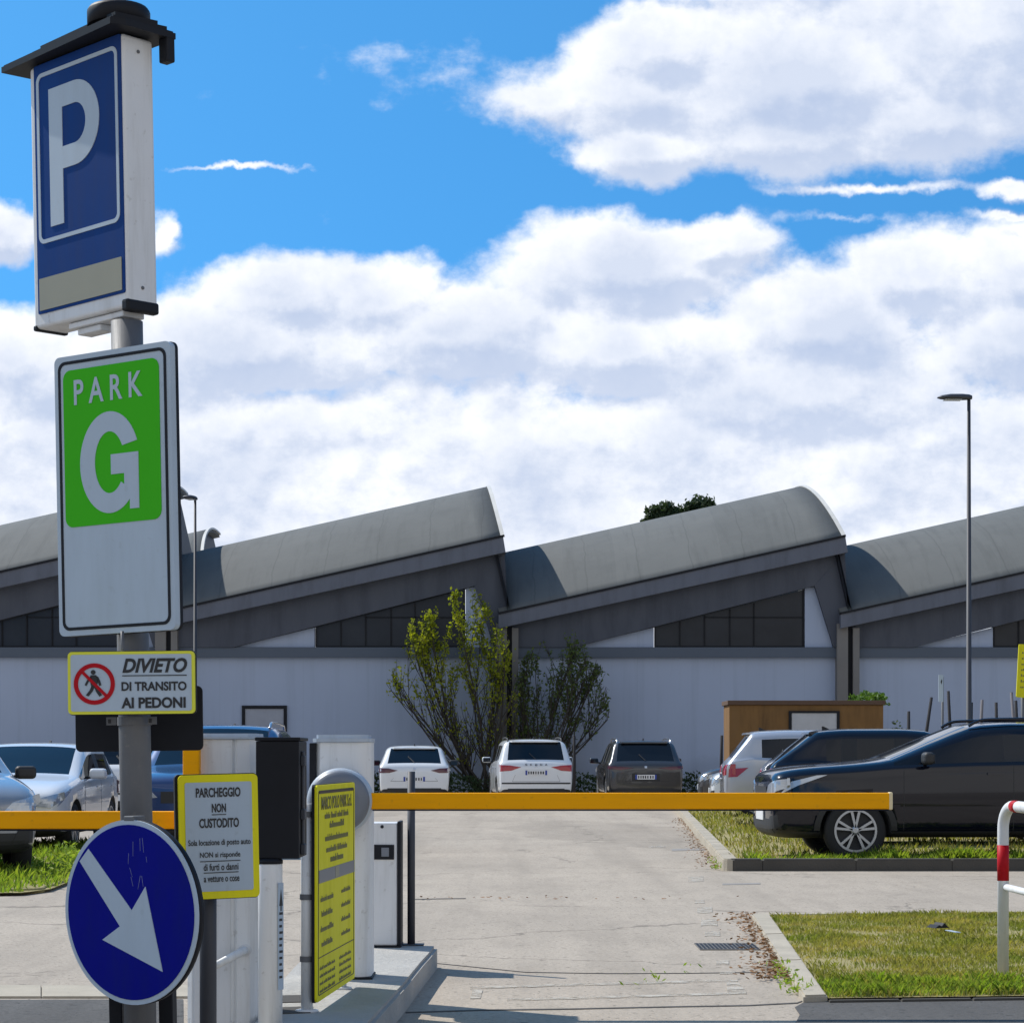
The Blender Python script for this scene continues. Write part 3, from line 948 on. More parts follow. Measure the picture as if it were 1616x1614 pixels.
wmb = MB()
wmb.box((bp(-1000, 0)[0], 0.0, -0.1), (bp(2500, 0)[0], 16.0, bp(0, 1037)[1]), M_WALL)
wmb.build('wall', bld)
ang = math.atan2(bp(0, 850)[1] - bp(0, 970)[1], bp(1328, 0)[0] - bp(790, 0)[0])
ax = Vector((math.cos(ang), 0, math.sin(ang)))
up = Vector((-math.sin(ang), 0, math.cos(ang)))
CH, RISE = 15.0, 2.40
def arc(v):                                     # circular segment height over the chord
    r = (CH * CH / 4 + RISE * RISE) / (2 * RISE)
    y = (v - 0.5) * CH
    return math.sqrt(max(0, r * r - y * y)) - (r - RISE)
def vault(dx, y0, name='vault_roof'):
    x0, z0 = bp(788, 968)
    x1, z1 = bp(1328, 849)
    base = Vector((x0 + dx, y0, z0))
    Lv = (Vector((x1, 0, z1)) - Vector((x0, 0, z0))).length
    NU, NV = 14, 28
    bm = bmesh.new()
    layers = []
    for th in (0.0, -0.14):
        layers.append([[bm.verts.new(base + ax * (Lv * i / NU) + up * (arc(0.57 * j_ / NV) + th) + Vector((0, CH * 0.57 * j_ / NV, 0))) for j_ in range(NV + 1)] for i in range(NU + 1)])
    A, B = layers
    for i in range(NU):
        for j_ in range(NV):
            f = bm.faces.new((A[i][j_], A[i + 1][j_], A[i + 1][j_ + 1], A[i][j_ + 1])); f.smooth = True
            f = bm.faces.new((B[i][j_], B[i][j_ + 1], B[i + 1][j_ + 1], B[i + 1][j_])); f.smooth = True
    for j_ in range(NV):
        for i in (0, NU):
            bm.faces.new((A[i][j_], A[i][j_ + 1], B[i][j_ + 1], B[i][j_]))
    for i in range(NU):
        for j_ in (0, NV):
            bm.faces.new((A[i][j_], A[i + 1][j_], B[i + 1][j_], B[i][j_]))
    bmesh.ops.recalc_face_normals(bm, faces=bm.faces[:])
    me = bpy.data.meshes.new(name)
    bm.to_mesh(me); bm.free()
    me.materials.append(M_ROOF)
    o = link(name, me, bld)
    # white flashing along the high end
    rim = MB()
    pts_o, pts_i = [], []
    bm = bmesh.new()
    ring = []
    for j_ in range(NV + 1):
        c = base + ax * Lv + up * arc(0.57 * j_ / NV) + Vector((0, CH * 0.57 * j_ / NV, 0))
        ring.append([bm.verts.new(c + ax * a_ + up * u_) for a_, u_ in ((-0.05, 0.025), (0.07, 0.025), (0.07, -0.05), (-0.05, -0.05))])
    for a_, b_ in zip(ring, ring[1:]):
        for k_ in range(4):
            bm.faces.new((a_[k_], a_[(k_ + 1) % 4], b_[(k_ + 1) % 4], b_[k_]))
    bmesh.ops.recalc_face_normals(bm, faces=bm.faces[:])
    me = bpy.data.meshes.new('roof_flashing')
    bm.to_mesh(me); bm.free()
    me.materials.append(M_RIM)
    link('roof_flashing', me, o)
    # glazed gable under the high end
    bm = bmesh.new()
    top = [base + ax * (Lv - 0.25) + up * (arc(0.57 * j_ / NV) - 0.10) + Vector((0, CH * 0.57 * j_ / NV, 0)) for j_ in range(NV + 1)]
    va = [bm.verts.new(p) for p in top]
    tg = math.tan(ang)
    vb = [bm.verts.new((p.x + (p.z - z0 + 0.4) * tg, p.y, z0 - 0.4)) for p in top]
    va2 = [bm.verts.new(p - Vector((0.1, 0, 0))) for p in top]
    vb2 = [bm.verts.new((p.x - 0.1 + (p.z - z0 + 0.4) * tg, p.y, z0 - 0.4)) for p in top]
    for j_ in range(NV):
        bm.faces.new((va[j_], vb[j_], vb[j_ + 1], va[j_ + 1]))
        bm.faces.new((va2[j_], va2[j_ + 1], vb2[j_ + 1], vb2[j_]))
    me = bpy.data.meshes.new('gable_glazing')
    bm.to_mesh(me); bm.free()
    me.materials.append(M_GABLE)
    link('gable_glazing', me, bld)

for kk in range(-2, 3):
    dx = kk * BAY
    vault(dx, -0.45)
    f = MB(); f.prism(bpoly([(787, 993), (787, 970), (1329, 849), (1333, 874)], dx), -0.62, 0.3, M_SLATE)
    fo_ = f.build('fascia', bld)
    f = MB(); f.prism(bpoly([(787, 971.5), (787, 968), (1329.5, 847), (1329.5, 850.5)], dx), -0.66, -0.3, M_BLACK); f.build('gutter', fo_)
    f = MB()
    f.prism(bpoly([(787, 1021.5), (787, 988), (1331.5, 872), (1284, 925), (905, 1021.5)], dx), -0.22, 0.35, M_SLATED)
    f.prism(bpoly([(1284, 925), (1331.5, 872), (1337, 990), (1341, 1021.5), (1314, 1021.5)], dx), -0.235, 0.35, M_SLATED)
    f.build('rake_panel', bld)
    f = MB(); f.box((bp(787, 0)[0] + dx, -0.17, bp(0, 1037.5)[1] + 0.001), (bp(1322, 0)[0] + dx - 0.002, 0.3, bp(0, 1021.5)[1] - 0.002), M_BEAM)
    f.build('beam', bld)
    f = MB()
    f.prism(bpoly([(905, 1021), (1031.5, 990), (1031.5, 1021)], dx), -0.02, 0.3, M_WALL)
    f.build('wall_infill', bld)
    f = MB()
    f.prism(bpoly([(1270, 928), (1285, 926), (1316, 1021), (1270, 1021)], dx), -0.02, 0.3, M_WALL)
    f.build('wall_infill', bld)
    f = MB()
    f.prism(bpoly([(1033, 1021), (1033, 988.5), (1269, 930), (1269, 1021)], dx), 0.05, 0.3, M_GLASSB)
    w = f.build('window', bld)
    f = MB()
    def slant(px): return 988.5 + (px - 1033) / (1269 - 1033) * (930 - 988.5)
    for px in (1034, 1073, 1112, 1152, 1190, 1267.5):
        a_, t_ = px - 1.0, px + 1.0
        f.prism(bpoly([(a_, 1020), (t_, 1020), (t_, slant(t_) + 2), (a_, slant(a_) + 2)], dx), 0.0, 0.06, M_BLACK)
    f.prism(bpoly([(1112, 974.6), (1267, 974.6), (1267, 973), (1112, 973)], dx), 0.0, 0.055, M_BLACK)
    f.prism(bpoly([(1034, 1020.8), (1268, 1020.8), (1268, 1018.8), (1034, 1018.8)], dx), -0.005, 0.055, M_BLACK)
    f.build('window_frame', w)
    f = MB()
    f.box((bp(1318, 0)[0] + dx, -0.42, -0.05), (bp(1335, 0)[0] + dx, 0.0, bp(0, 985)[1]), M_PIER)
    f.box((bp(1343, 0)[0] + dx, -0.42, -0.05), (bp(1353, 0)[0] + dx, 0.0, bp(0, 992)[1]), M_PIER)
    f.box((bp(1335, 0)[0] + dx, -0.25, -0.05), (bp(1343, 0)[0] + dx, 0.0, bp(0, 988)[1]), M_BLACK)
    f.build('pier', bld)
for kk in range(-2, 3):
    vault(kk * BAY - 0.7, 13.0)
# door
f = MB()
x0, zt = bp(382, 1113); x1 = bp(453, 0)[0]
f.box((x0, -0.06, 0), (x0 + 0.10, 0.02, zt), M_BLACK); f.box((x1 - 0.10, -0.06, 0), (x1, 0.02, zt), M_BLACK)
f.box((x0 + 0.1, -0.06, zt - 0.10), (x1 - 0.1, 0.02, zt), M_BLACK)
d_ = f.build('door', bld)
f = MB(); f.box((x0 + 0.1, -0.03, 0), (x1 - 0.1, 0.015, zt - 0.1), mat('door_panel', (0.30, 0.32, 0.37), 0.6)); f.build('door_panel', d_)

# ================================================================== TREES AND PLANTS
def fan_tree(name, base, stems, label, leafm, height, lean, spread, nleaf, group, env, bare, ymax=0.75):
    """env: x,z outline the crown keeps to; bare: height below which twigs carry few leaves"""
    o = empty(name, base, label, 'tree', group)
    mb = MB()
    leaves = []
    def inside(x, z):
        ins = False
        for (x1, z1), (x2, z2) in zip(env, env[1:] + env[:1]):
            if (z1 > z) != (z2 > z) and x < (x2 - x1) * (z - z1) / (z2 - z1) + x1:
                ins = not ins
        return ins
    def grow(p, d, L, r, lvl):
        pts, rs = [p], [r]
        n = 6 if lvl == 0 else 4
        for i in range(n):
            d = (d + Vector((random.gauss(0, 0.085), random.gauss(0, 0.06), 0.06))).normalized()
            q = p + d * (L / n)
            if abs(q.y) > ymax:
                d.y *= -0.4
                q.y = math.copysign(ymax, q.y)
            if q.z > 0.6 and not inside(q.x, q.z + random.uniform(-0.15, 0.15)):
                break
            p = q
            pts.append(p)
            rs.append(r * (1 - 0.8 * (i + 1) / n) + 0.0035)
        if len(pts) < 2:
            return
        mb.tube(pts, rs, M_BARK, 5 if lvl else 7)
        if lvl >= 1:
            for q0, q1 in zip(pts, pts[1:]):
                for _ in range(nleaf if lvl == 2 else nleaf // 2):
                    q = q0.lerp(q1, random.random())
                    if random.random() > 0.10 + 0.36 * max(0, q.z - bare):
                        continue
                    g = 0.055 if lvl == 2 else 0.08
                    leaves.append((q.x + random.gauss(0, g), q.y + random.gauss(0, g), q.z + random.gauss(0, g)))
        if lvl < 2:
            m_ = 9 if lvl == 0 else 5
            for i in range(m_):
                j_ = random.randint(1, len(pts) - 1)
                q = pts[j_]
                sd_ = Vector((random.gauss(0, 0.42), random.gauss(0, 0.3), random.uniform(0.15, 0.7)))
                grow(q, (d + sd_).normalized(), L * random.uniform(0.22, 0.42), max(0.005, rs[j_] * 0.55), lvl + 1)
    for i in range(stems):
        t_ = (i + 0.5) / stems * 2 - 1
        a = lean + t_ * spread + random.gauss(0, 0.05)
        d = Vector((math.sin(a), random.gauss(0, 0.10), math.cos(a))).normalized()
        grow(Vector((random.gauss(0, 0.10), random.gauss(0, 0.08), 0)), d, height * random.uniform(0.72, 1.0), 0.034, 0)
    mb.build('trunk', o)
    v, f_ = leaf_quads(np.array(leaves), np.full(len(leaves), 0.105), 0.62)
    np_mesh('crown', v, f_, leafm, o)
    return o
dT = 64.7
def envl(pts, px0):
    sT = F / dT
    return [((px - px0) / sT, EYE - (py - HY) / sT) for px, py in pts]
fan_tree('fan_tree', (W(768, 1190, dT).x, dT, 0), 17, 'taller many-stemmed tree with sunlit yellow-green top left of the grey pier', M_LEAF, 6.0, -0.27, 0.62, 6, 'many-stemmed trees against the shed wall',
         envl([(640, 1235), (604, 1165), (598, 1105), (622, 1045), (648, 985), (682, 958), (712, 940), (736, 922), (762, 945), (782, 985), (806, 1015), (818, 1090), (812, 1180), (800, 1245)], 768), 2.6)
fan_tree('fan_tree', (W(846, 1190, dT + 0.2).x, dT + 0.2, 0), 15, 'shorter sparse many-stemmed tree behind the white car, right of the grey pier', M_LEAF2, 5.0, 0.20, 0.62, 2, 'many-stemmed trees against the shed wall',
         envl([(826, 1245), (816, 1150), (818, 1050), (845, 1015), (880, 1010), (906, 996), (930, 1035), (955, 1055), (962, 1120), (950, 1185), (905, 1245)], 846), 0.6)

def bush(name, cx, cy, z0, rx, ry, rz, n, size, m, label, cat, kind=None, group=None):
    u = rng.normal(size=(n, 3))
    u /= np.linalg.norm(u, axis=1)[:, None]
    rad = rng.uniform(0.55, 1.0, (n, 1)) ** 0.5
    lump = 1 + 0.28 * np.sin(u[:, :1] * 7 + 1) * np.sin(u[:, 1:2] * 6) + 0.22 * np.sin(u[:, 2:3] * 9 + u[:, :1] * 5)
    c = u * rad * lump * np.array([rx, ry, rz]) + np.array([cx, cy, z0 + rz * 0.8])
    c = c[c[:, 2] > 0.03]
    v, f_ = leaf_quads(c, np.full(len(c), size), 0.6)
    o = np_mesh(name, v, f_, m)
    return tag(o, label, cat, group, kind)
def bx(px, d): return (px - CX) / F * d
for px, lab in ((590, 'low dark shrub at the shed wall left of the white hatchback'), (720, 'low dark shrub between the two white cars'), (925, 'low dark shrub between the white and the anthracite car'), (1098, 'low dark shrub at the shed wall right of the anthracite car')):
    bush('shrub', bx(px, 63.8), 63.8, 0.0, 0.85, 0.5, 0.36, 1500, 0.09, M_HEDGE, lab, 'shrub', group='low shrubs along the shed wall')
bush('ivy', bx(1372, 57.4), 57.6, 2.50, 0.48, 0.6, 0.22, 1000, 0.11, M_IVY, 'bright green ivy growing over the ochre hut roof corner', 'plant')
bush('shrub', bx(1415, 57.5), 57.2, 0.7, 0.42, 0.5, 0.70, 500, 0.11, M_LEAF2, 'straggly dark shrub at the right end of the ochre hut', 'shrub')

cf = empty('conifer_tree', (bx(1065, 100), 100, 0), 'dark dense tree showing behind the shed roof crest', 'tree')
cb = MB(); cb.tube([(0, 0, 0), (0.1, 0, 6), (0, 0, 12.2)], [0.3, 0.2, 0.03], M_BARK, 8); cb.build('trunk', cf)
pts = []
for (px, top, rad) in ((1032, 800, 0.55), (1050, 793, 0.5), (1070, 800, 0.6), (1090, 793, 0.6), (1108, 785, 0.7), (1122, 791, 0.5), (1015, 822, 0.4), (1042, 815, 0.6), (1080, 812, 0.8)):
    tz = EYE + (HY - top) * 100 / F
    bx_ = bx(px, 100) - bx(1065, 100)
    for _ in range(2200):
        f_ = random.random() ** 0.7
        rr = rad * (0.30 + 1.5 * f_ ** 0.6) * (1 + 0.35 * math.sin(9 * f_ + px))
        a_ = random.uniform(0, 2 * math.pi)
        q = random.random() ** 0.5
        pts.append((bx_ + rr * q * math.cos(a_), rr * q * math.sin(a_), tz - 1.9 * f_ + random.gauss(0, 0.08)))
v, f_ = leaf_quads(np.array(pts), np.full(len(pts), 0.24), 0.5)
np_mesh('crown', v, f_, M_CONIF, cf)

# ================================================================== HUT, LAMPS, POSTS, FENCE
dH = 56.5
sH = F / dH
hut = empty('hut', (bx(1270, dH), dH, 0), 'ochre rendered hut with flat brown roof below the shed wall', 'hut')
hx = lambda px: (px - 1270) / sH
hz = lambda py: EYE - (py - HY) / sH
m_ = MB(); m_.box((hx(1151), 0, -0.05), (hx(1394), 1.5, hz(1112)), M_HUT, 0.01); m_.build('wall', hut)
m_ = MB(); m_.box((hx(1148), -0.06, hz(1112) + 0.002), (hx(1397), 1.56, hz(1105)), M_HUTS, 0.01); m_.build('roof', hut)
m_ = MB(); m_.box((hx(1248), -0.05, hz(1158)), (hx(1321), -0.003, hz(1124)), mat('board_grey', (0.30, 0.31, 0.33), 0.6, scale=1.6, col2=(0.52, 0.53, 0.55)), 0.004); brd = m_.build('notice_board', hut)
m_ = MB(); m_.strip(rrect(hx(1325) - hx(1245), hz(1121) - hz(1160), 0.01, 2, hx(1284.5), (hz(1158) + hz(1124)) / 2), rrect(hx(1320) - hx(1249), hz(1125) - hz(1157), 0.01, 2, hx(1284.5), (hz(1158) + hz(1124)) / 2), -0.07, -0.002, M_BLACK); m_.build('board_frame', brd)

def lamp(px, d, top, label, toward, hl):
    o = empty('street_lamp', (bx(px, d), d, 0), label, 'street lamp', 'street lamps over the car park')
    H_ = EYE + (HY - top) * d / F
    m_ = MB(); m_.tube([(0, 0, 0), (0, 0, 1.2), (0, 0, 1.22), (0, 0, H_ - 0.12)], [0.085, 0.082, 0.062, 0.036], M_DGREY, 14)
    m_.build('pole', o)
    m_ = MB()
    tmp = bmesh.new()
    prof = [(-0.06, 0.055, 0.055), (0.0, 0.085, 0.075), (0.22 * hl, 0.13, 0.085), (0.6 * hl, 0.16, 0.08), (0.88 * hl, 0.13, 0.05), (hl, 0.06, 0.015)]
    rings = []
    for (x_, w_, h_) in prof:
        rings.append([tmp.verts.new((x_, w_ * math.cos(a), (h_ * 1.0 if math.sin(a) > 0 else h_ * 0.55) * math.sin(a))) for a in [2 * math.pi * k_ / 14 for k_ in range(14)]])
    for a_, b_ in zip(rings, rings[1:]):
        for k_ in range(14):
            fc = tmp.faces.new((a_[k_], a_[(k_ + 1) % 14], b_[(k_ + 1) % 14], b_[k_])); fc.smooth = True
    tmp.faces.new(rings[0]); tmp.faces.new(rings[-1])
    bmesh.ops.recalc_face_normals(tmp, faces=tmp.faces[:])
    m_._add(tmp, M_DGREY)
    hd = m_.build('lamp_head', o, (0, 0, H_ - 0.08), (0, 0, toward))
    m_ = MB(); m_.box((0.25 * hl, -0.10, -0.052), (0.8 * hl, 0.10, -0.040), mat('lamp_lens', (0.55, 0.57, 0.58), 0.2), 0.004)
    m_.build('lamp_lens', hd)
    return o
lamp(1529, 45.0, 622, 'tall grey street lamp with head pointing left, behind the blue-black car', math.pi + 0.05, 0.66)
lamp(308, 63.0, 783, 'distant grey street lamp rising beside the parking sign post', -math.pi / 2 - 0.35, 0.60)

sp_ = empty('small_sign_post', (bx(1485.5, 52), 52, 0), 'narrow white upright sign on a thin grey post in front of the shed wall', 'sign')
s52 = F / 52
m_ = MB(); m_.tube([(0.03, 0, 0), (0.03, 0, EYE + (HY - 1068) / s52)], 0.03, M_GALV, 10); m_.build('post', sp_)
m_ = MB(); m_.prism([(p[0], p[1]) for p in rrect(0.115, 0.66, 0.02, 3, -0.02, EYE + (HY - 1086) / s52)], -0.06, -0.035, M_SIGNW)
m_.prism([(-0.03, EYE + (HY - 1076) / s52), (0.0, EYE + (HY - 1071) / s52), (0.012, EYE + (HY - 1074) / s52), (-0.005, EYE + (HY - 1080) / s52)], -0.062, -0.059, M_INK)
m_.build('sign_panel', sp_)

ys = empty('yellow_sign_post', (bx(1628, 30), 30, 0), 'yellow sign on a pale post cut by the right edge of the view', 'sign')
s30 = F / 30
m_ = MB(); m_.tube([(-0.12, 0, 0), (-0.12, 0, EYE + (HY - 1020) / s30)], 0.03, M_GALV, 10); m_.build('post', ys)
m_ = MB(); m_.prism(rrect(0.34, 0.74, 0.02, 3, -0.02, EYE + (HY - 1059) / s30), -0.06, -0.035, M_YEL)
pan = m_.build('sign_panel', ys, rot=(0, R(3), 0), loc=(-0.145, 0, 0))
m_ = MB()
for i in range(7):
    scribble(m_, -0.02, EYE + (HY - 1030 - i * 9) / s30, 0.24, 0.035, -0.062, M_INKF, 3)
m_.build('lettering', pan)

STK = [(1434, 1122, 0.0, 51), (1470, 1100, 9, 51), (1496.5, 1090, -2, 52.5), (1533, 1108, 1, 49), (1550, 1104, 3, 52), (1572, 1108, -2, 51), (1596, 1092, -4, 53), (1603, 1105, -3, 50), (1139, 1160, 0, 56), (906, 1160, 0.5, 60)]
SL = ['dark stake beside the ochre hut shrub', 'leaning dark stake left of the small white sign', 'tall dark stake right of the small white sign', 'short dark stake against the street lamp pole', 'pale weathered stake just right of the street lamp', 'short straight dark stake between lamp and yellow sign', 'tall pale stake leaning beside the yellow sign', 'dark stake nearest the yellow sign post', 'thin dark post left of the ochre hut', 'thin dark post right of the white car']
for (px, py, ln, d), lb_ in zip(STK, SL):
    H_ = EYE + (HY - py) * d / F
    m_ = MB()
    tx = H_ * math.tan(R(ln))
    m_.tube([(0, 0, 0), (tx * 0.5 + random.uniform(-0.02, 0.02), 0, H_ * 0.5), (tx, 0, H_)], [0.05, 0.045, 0.036], mat('dark_wood', (0.022, 0.022, 0.026), 0.9) if 'pale' not in lb_ else mat('weathered_wood', (0.16, 0.15, 0.16), 0.9), 7)  # near-black wood tone for the dark stakes
    o = m_.build('stake', loc=(bx(px, d) - tx, d, 0))
    tag(o, lb_, 'stake', 'stakes and posts by the shed wall')

# ================================================================== SIGN POST AT LEFT
B0 = Vector((-1.235, 7.2, 0.0))
LEAN = R(-1.11)
post = empty('sign_post', B0, 'leaning grey post carrying blue P box, green park panel and round arrow sign', 'sign post', rot=(0, LEAN, 0))
PM = (Matrix.Translation(B0) @ Matrix.Rotation(LEAN, 4, 'Y')).inverted()
def PL(px, py, d):
    return PM @ W(px, py, d)
m_ = MB(); m_.tube([(0, 0, 0), (0, 0, 2.695)], 0.053, M_GALV, 28); m_.build('pole', post)
m_ = MB()
m_.box((-0.118, 0.07, 0), (-0.073, 0.16, 0.62), M_BLACK, 0.004); m_.box((0.050, 0.07, 0), (0.098, 0.16, 0.62), M_BLACK, 0.004)
m_.box((-0.118, 0.075, 0.50), (0.098, 0.155, 0.58), M_BLACK, 0.004)
m_.build('base_frame', post)

# --- illuminated parking box
YB = -R(42.6)
c = PM @ Vector((-1.43, 7.345, (2.728 + 3.63) / 2))
BW, BD, BH = 0.526, 0.128, 0.905
m_ = MB(); m_.box((-BW / 2, -BD / 2, -BH / 2), (BW / 2, BD / 2, BH / 2), M_WHITE2, 0.012, seg=3)
pbox = m_.build('parking_box', post, c, (0, 0, YB))
pbox['label'] = 'white light box with dark blue parking panel and black roof'
yf = -BD / 2
m_ = MB(); m_.prism(rrect(BW - 0.040, BH - 0.050, 0.006, 3, 0.012, 0.022), yf - 0.004, yf + 0.004, M_SIGNBL)
pp = m_.build('blue_panel', pbox)
zb_ = -BH / 2
m_ = MB()
m_.strip(rrect(0.455, 0.585, 0.03, 6, 0.012, zb_ + 0.577), rrect(0.428, 0.558, 0.02, 6, 0.012, zb_ + 0.577), yf - 0.0065, yf - 0.0035, M_SIGNW)
m_.build('panel_border', pp)
m_ = MB()
def arcp(cx, cz, rx, rz, a0, a1, n):
    return [(cx + rx * math.cos(R(a0 + (a1 - a0) * i / n)), cz + rz * math.sin(R(a0 + (a1 - a0) * i / n))) for i in range(n + 1)]
z0 = zb_
m_.prism([(-0.145, z0 + 0.335), (-0.070, z0 + 0.335), (-0.070, z0 + 0.805), (-0.145, z0 + 0.805)], yf - 0.0065, yf - 0.0035, M_SIGNW)
out = [(-0.070, z0 + 0.805)] + arcp(0.000, z0 + 0.6625, 0.137, 0.1425, 90, -90, 24) + [(-0.070, z0 + 0.52)]
inn = [(-0.070, z0 + 0.730)] + arcp(0.000, z0 + 0.6625, 0.062, 0.0675, 90, -90, 24) + [(-0.070, z0 + 0.595)]
m_.strip(out, inn, yf - 0.0065, yf - 0.0035, M_SIGNW, closed=False)
m_.build('letter_p', pp)
m_ = MB(); m_.prism(rrect(0.462, 0.110, 0.003, 2, 0.012, z0 + 0.112), yf - 0.0065, yf - 0.0035, M_BEIGE)
m_.build('beige_strip', pp)
m_ = MB()
m_.box((BW / 2 - 0.03, -BD / 2 - 0.003, z0 - 0.012), (BW / 2 + 0.004, BD / 2 + 0.003, z0 + 0.028), M_BLACK, 0.008)
m_.build('corner_cap', pbox)
m_ = MB()
m_.box((-BW / 2 - 0.003, -BD / 2 - 0.003, z0 - 0.006), (-BW / 2 + 0.02, BD / 2 + 0.003, z0 + 0.014), M_BLACK, 0.006)
m_.build('corner_cap', pbox)
m_ = MB()
for z_ in (z0 + 0.07, BH / 2 - 0.05):
    m_.lathe([(0.006, 0.0), (0.006, 0.003), (0.003, 0.004)], M_GALV, 10, Matrix.Translation((BW / 2, 0, z_)) @ Matrix.Rotation(R(90), 4, 'Y'))
m_.lathe([(0.018, 0), (0.018, 0.03), (0.012, 0.034)], M_BLACK, 12, Matrix.Translation((-BW / 2, -0.02, BH / 2 - 0.03)) @ Matrix.Rotation(R(-90), 4, 'Y'))
m_.build('bolt', pbox)
m_ = MB()
zt = BH / 2
m_.hprism([(-BW / 2 - 0.115, -BD / 2 - 0.035), (BW / 2 + 0.035, -BD / 2 - 0.075), (BW / 2 + 0.058, -BD / 2 - 0.03), (BW / 2 + 0.058, BD / 2 + 0.05), (-BW / 2 - 0.09, BD / 2 + 0.05)], zt + 0.004, zt + 0.030, M_BLACK, 0.006)
m_.hprism([(-BW / 2 + 0.05, -BD / 2 - 0.02), (BW / 2 + 0.02, -BD / 2 - 0.05), (BW / 2 + 0.05, BD / 2 + 0.02), (-BW / 2 + 0.05, BD / 2 + 0.02)], zt + 0.030, zt + 0.062, M_BLACK, 0.02)
m_.box((BW / 2 + 0.012, BD / 2 + 0.012, zt - 0.075), (BW / 2 + 0.057, BD / 2 + 0.048, zt + 0.01), M_BLACK, 0.006)
m_.lathe([(0.105, zt + 0.055), (0.105, zt + 0.105), (0.098, zt + 0.116), (0.03, zt + 0.120)], M_BLACK, 28, Matrix.Translation((BW / 2 - 0.10, 0.0, 0)))
m_.build('box_roof', pbox)
m_ = MB()
m_.box((-0.09, -0.045, z0 - 0.022), (BW / 2 - 0.05, 0.045, z0 - 0.002), M_WHITE2, 0.004)
m_.box((-0.06, -0.03, z0 - 0.045), (0.07, 0.03, z0 - 0.023), M_WHITE2, 0.004)
m_.build('mounting_plate', pbox)

# --- green PARK G panel
YG = -R(32.5)
c = PM @ Vector((-1.316, 7.125, (1.650 + 2.588) / 2))
PW, PH = 0.515, 0.937
m_ = MB(); m_.prism(rrect(PW, PH, 0.022, 6), -0.002, 0.022, M_SIGNW)
m_.prism(rrect(PW + 0.004, PH + 0.004, 0.024, 6), 0.0225, 0.034, M_BLACK)
gp = m_.build('park_panel', post, c, (0, 0, YG))
gp['label'] = 'white upright panel with green square reading PARK G'
m_ = MB(); m_.strip(rrect(PW - 0.036, PH - 0.036, 0.03, 6), rrect(PW - 0.056, PH - 0.056, 0.022, 6), -0.0045, -0.0015, M_BLACK); m_.build('panel_border', gp)
m_ = MB(); m_.prism(rrect(0.425, 0.525, 0.032, 8, -0.004, 0.157), -0.0045, -0.0015, M_GREEN); gs = m_.build('green_square', gp)
m_ = MB()
text_into(m_, 'P A R K', -0.014, 0.343, 0.304, 0.084, -0.0065, M_SIGNW, 0.016)
m_.build('lettering', gp)
m_ = MB()
O_ = arcp(-0.012, 0.097, 0.132, 0.168, 22, 322, 46)
I_ = arcp(-0.012, 0.097, 0.066, 0.102, 30, 318, 46)
m_.strip(O_, I_, -0.0065, -0.0035, M_SIGNW, closed=False)
m_.prism([(-0.006, 0.122), (-0.006, 0.056), (0.052, 0.056), (0.052, 0.0), (0.075, -0.03), (0.075, -0.063), (0.115, -0.063), (0.115, 0.122)], -0.0068, -0.0034, M_SIGNW)
m_.build('letter_g', gp)

# --- pedestrian ban plate
d = 7.07
c = PL(207, 1077, d)
s_ = d / F
m_ = MB(); m_.prism(rrect(0.419, 0.205, 0.014, 5), 0.0, 0.014, M_YELG)
m_.prism(rrect(0.424, 0.210, 0.016, 5), 0.0145, 0.026, M_BLACK)
dv = m_.build('pedestrian_ban_plate', post, c, (0, R(0.6), R(-2)))
dv['label'] = 'white plate with yellow edge and red walking ban circle'
m_ = MB(); m_.prism(rrect(0.399, 0.186, 0.008, 4), -0.002, 0.003, M_SIGNW); fc_ = m_.build('white_face', dv)
m_ = MB()
text_into(m_, 'DIVIETO', 0.079, 0.056, 0.214, 0.048, -0.004, M_INK, 0.034, 0.28)
m_.prism([(-0.029, 0.0215), (0.184, 0.0215), (0.184, 0.0245), (-0.029, 0.0245)], -0.004, -0.0015, M_INK)
text_into(m_, 'DI TRANSITO', 0.076, -0.012, 0.215, 0.030, -0.004, M_INK, 0.030)
text_into(m_, 'AI PEDONI', 0.074, -0.066, 0.212, 0.036, -0.004, M_INK, 0.036)
m_.build('lettering', dv)
m_ = MB()
cx_, cz_ = -0.121, -0.003
m_.strip(circle(0.068, 40, cx_, cz_), circle(0.054, 40, cx_, cz_), -0.0045, -0.0015, M_RED)
a = R(-45)
ux, uz = math.cos(a) * 0.056, math.sin(a) * 0.056
nx, nz = -math.sin(a) * 0.0050, math.cos(a) * 0.0050
m_.prism([(cx_ - ux - nx, cz_ - uz - nz), (cx_ + ux - nx, cz_ + uz - nz), (cx_ + ux + nx, cz_ + uz + nz), (cx_ - ux + nx, cz_ - uz + nz)], -0.0055, -0.0025, M_RED)
m_.build('ban_ring', dv)
m_ = MB()
def px2(u, v):                # pictogram units from the photograph's plate
    return (cx_ + (u - 149) * s_, cz_ - (v - 1079) * s_)
m_.prism(circle(0.0078, 16, *px2(147.3, 1060.5)), -0.0045, -0.0015, M_INK)
for poly in ([(143, 1065), (152, 1065), (156, 1073), (152, 1083), (144, 1083), (142, 1073)],
             [(144.5, 1082), (149.5, 1083), (146, 1091), (139.5, 1098.5), (135.5, 1096.5), (141.5, 1089)],
             [(148, 1082), (152.5, 1082), (156, 1089), (161, 1096.5), (157, 1099), (151.5, 1091)],
             [(143.5, 1066), (145.5, 1071), (139.5, 1076), (136.5, 1082), (133.5, 1080.5), (137.5, 1073)],
             [(151, 1066), (155.5, 1068), (158.5, 1075), (160, 1081), (157, 1082), (154.5, 1076)]):
    m_.prism([px2(*p) for p in poly], -0.0045, -0.0015, M_INK)
m_.build('walking_figure', dv)
m_ = MB()
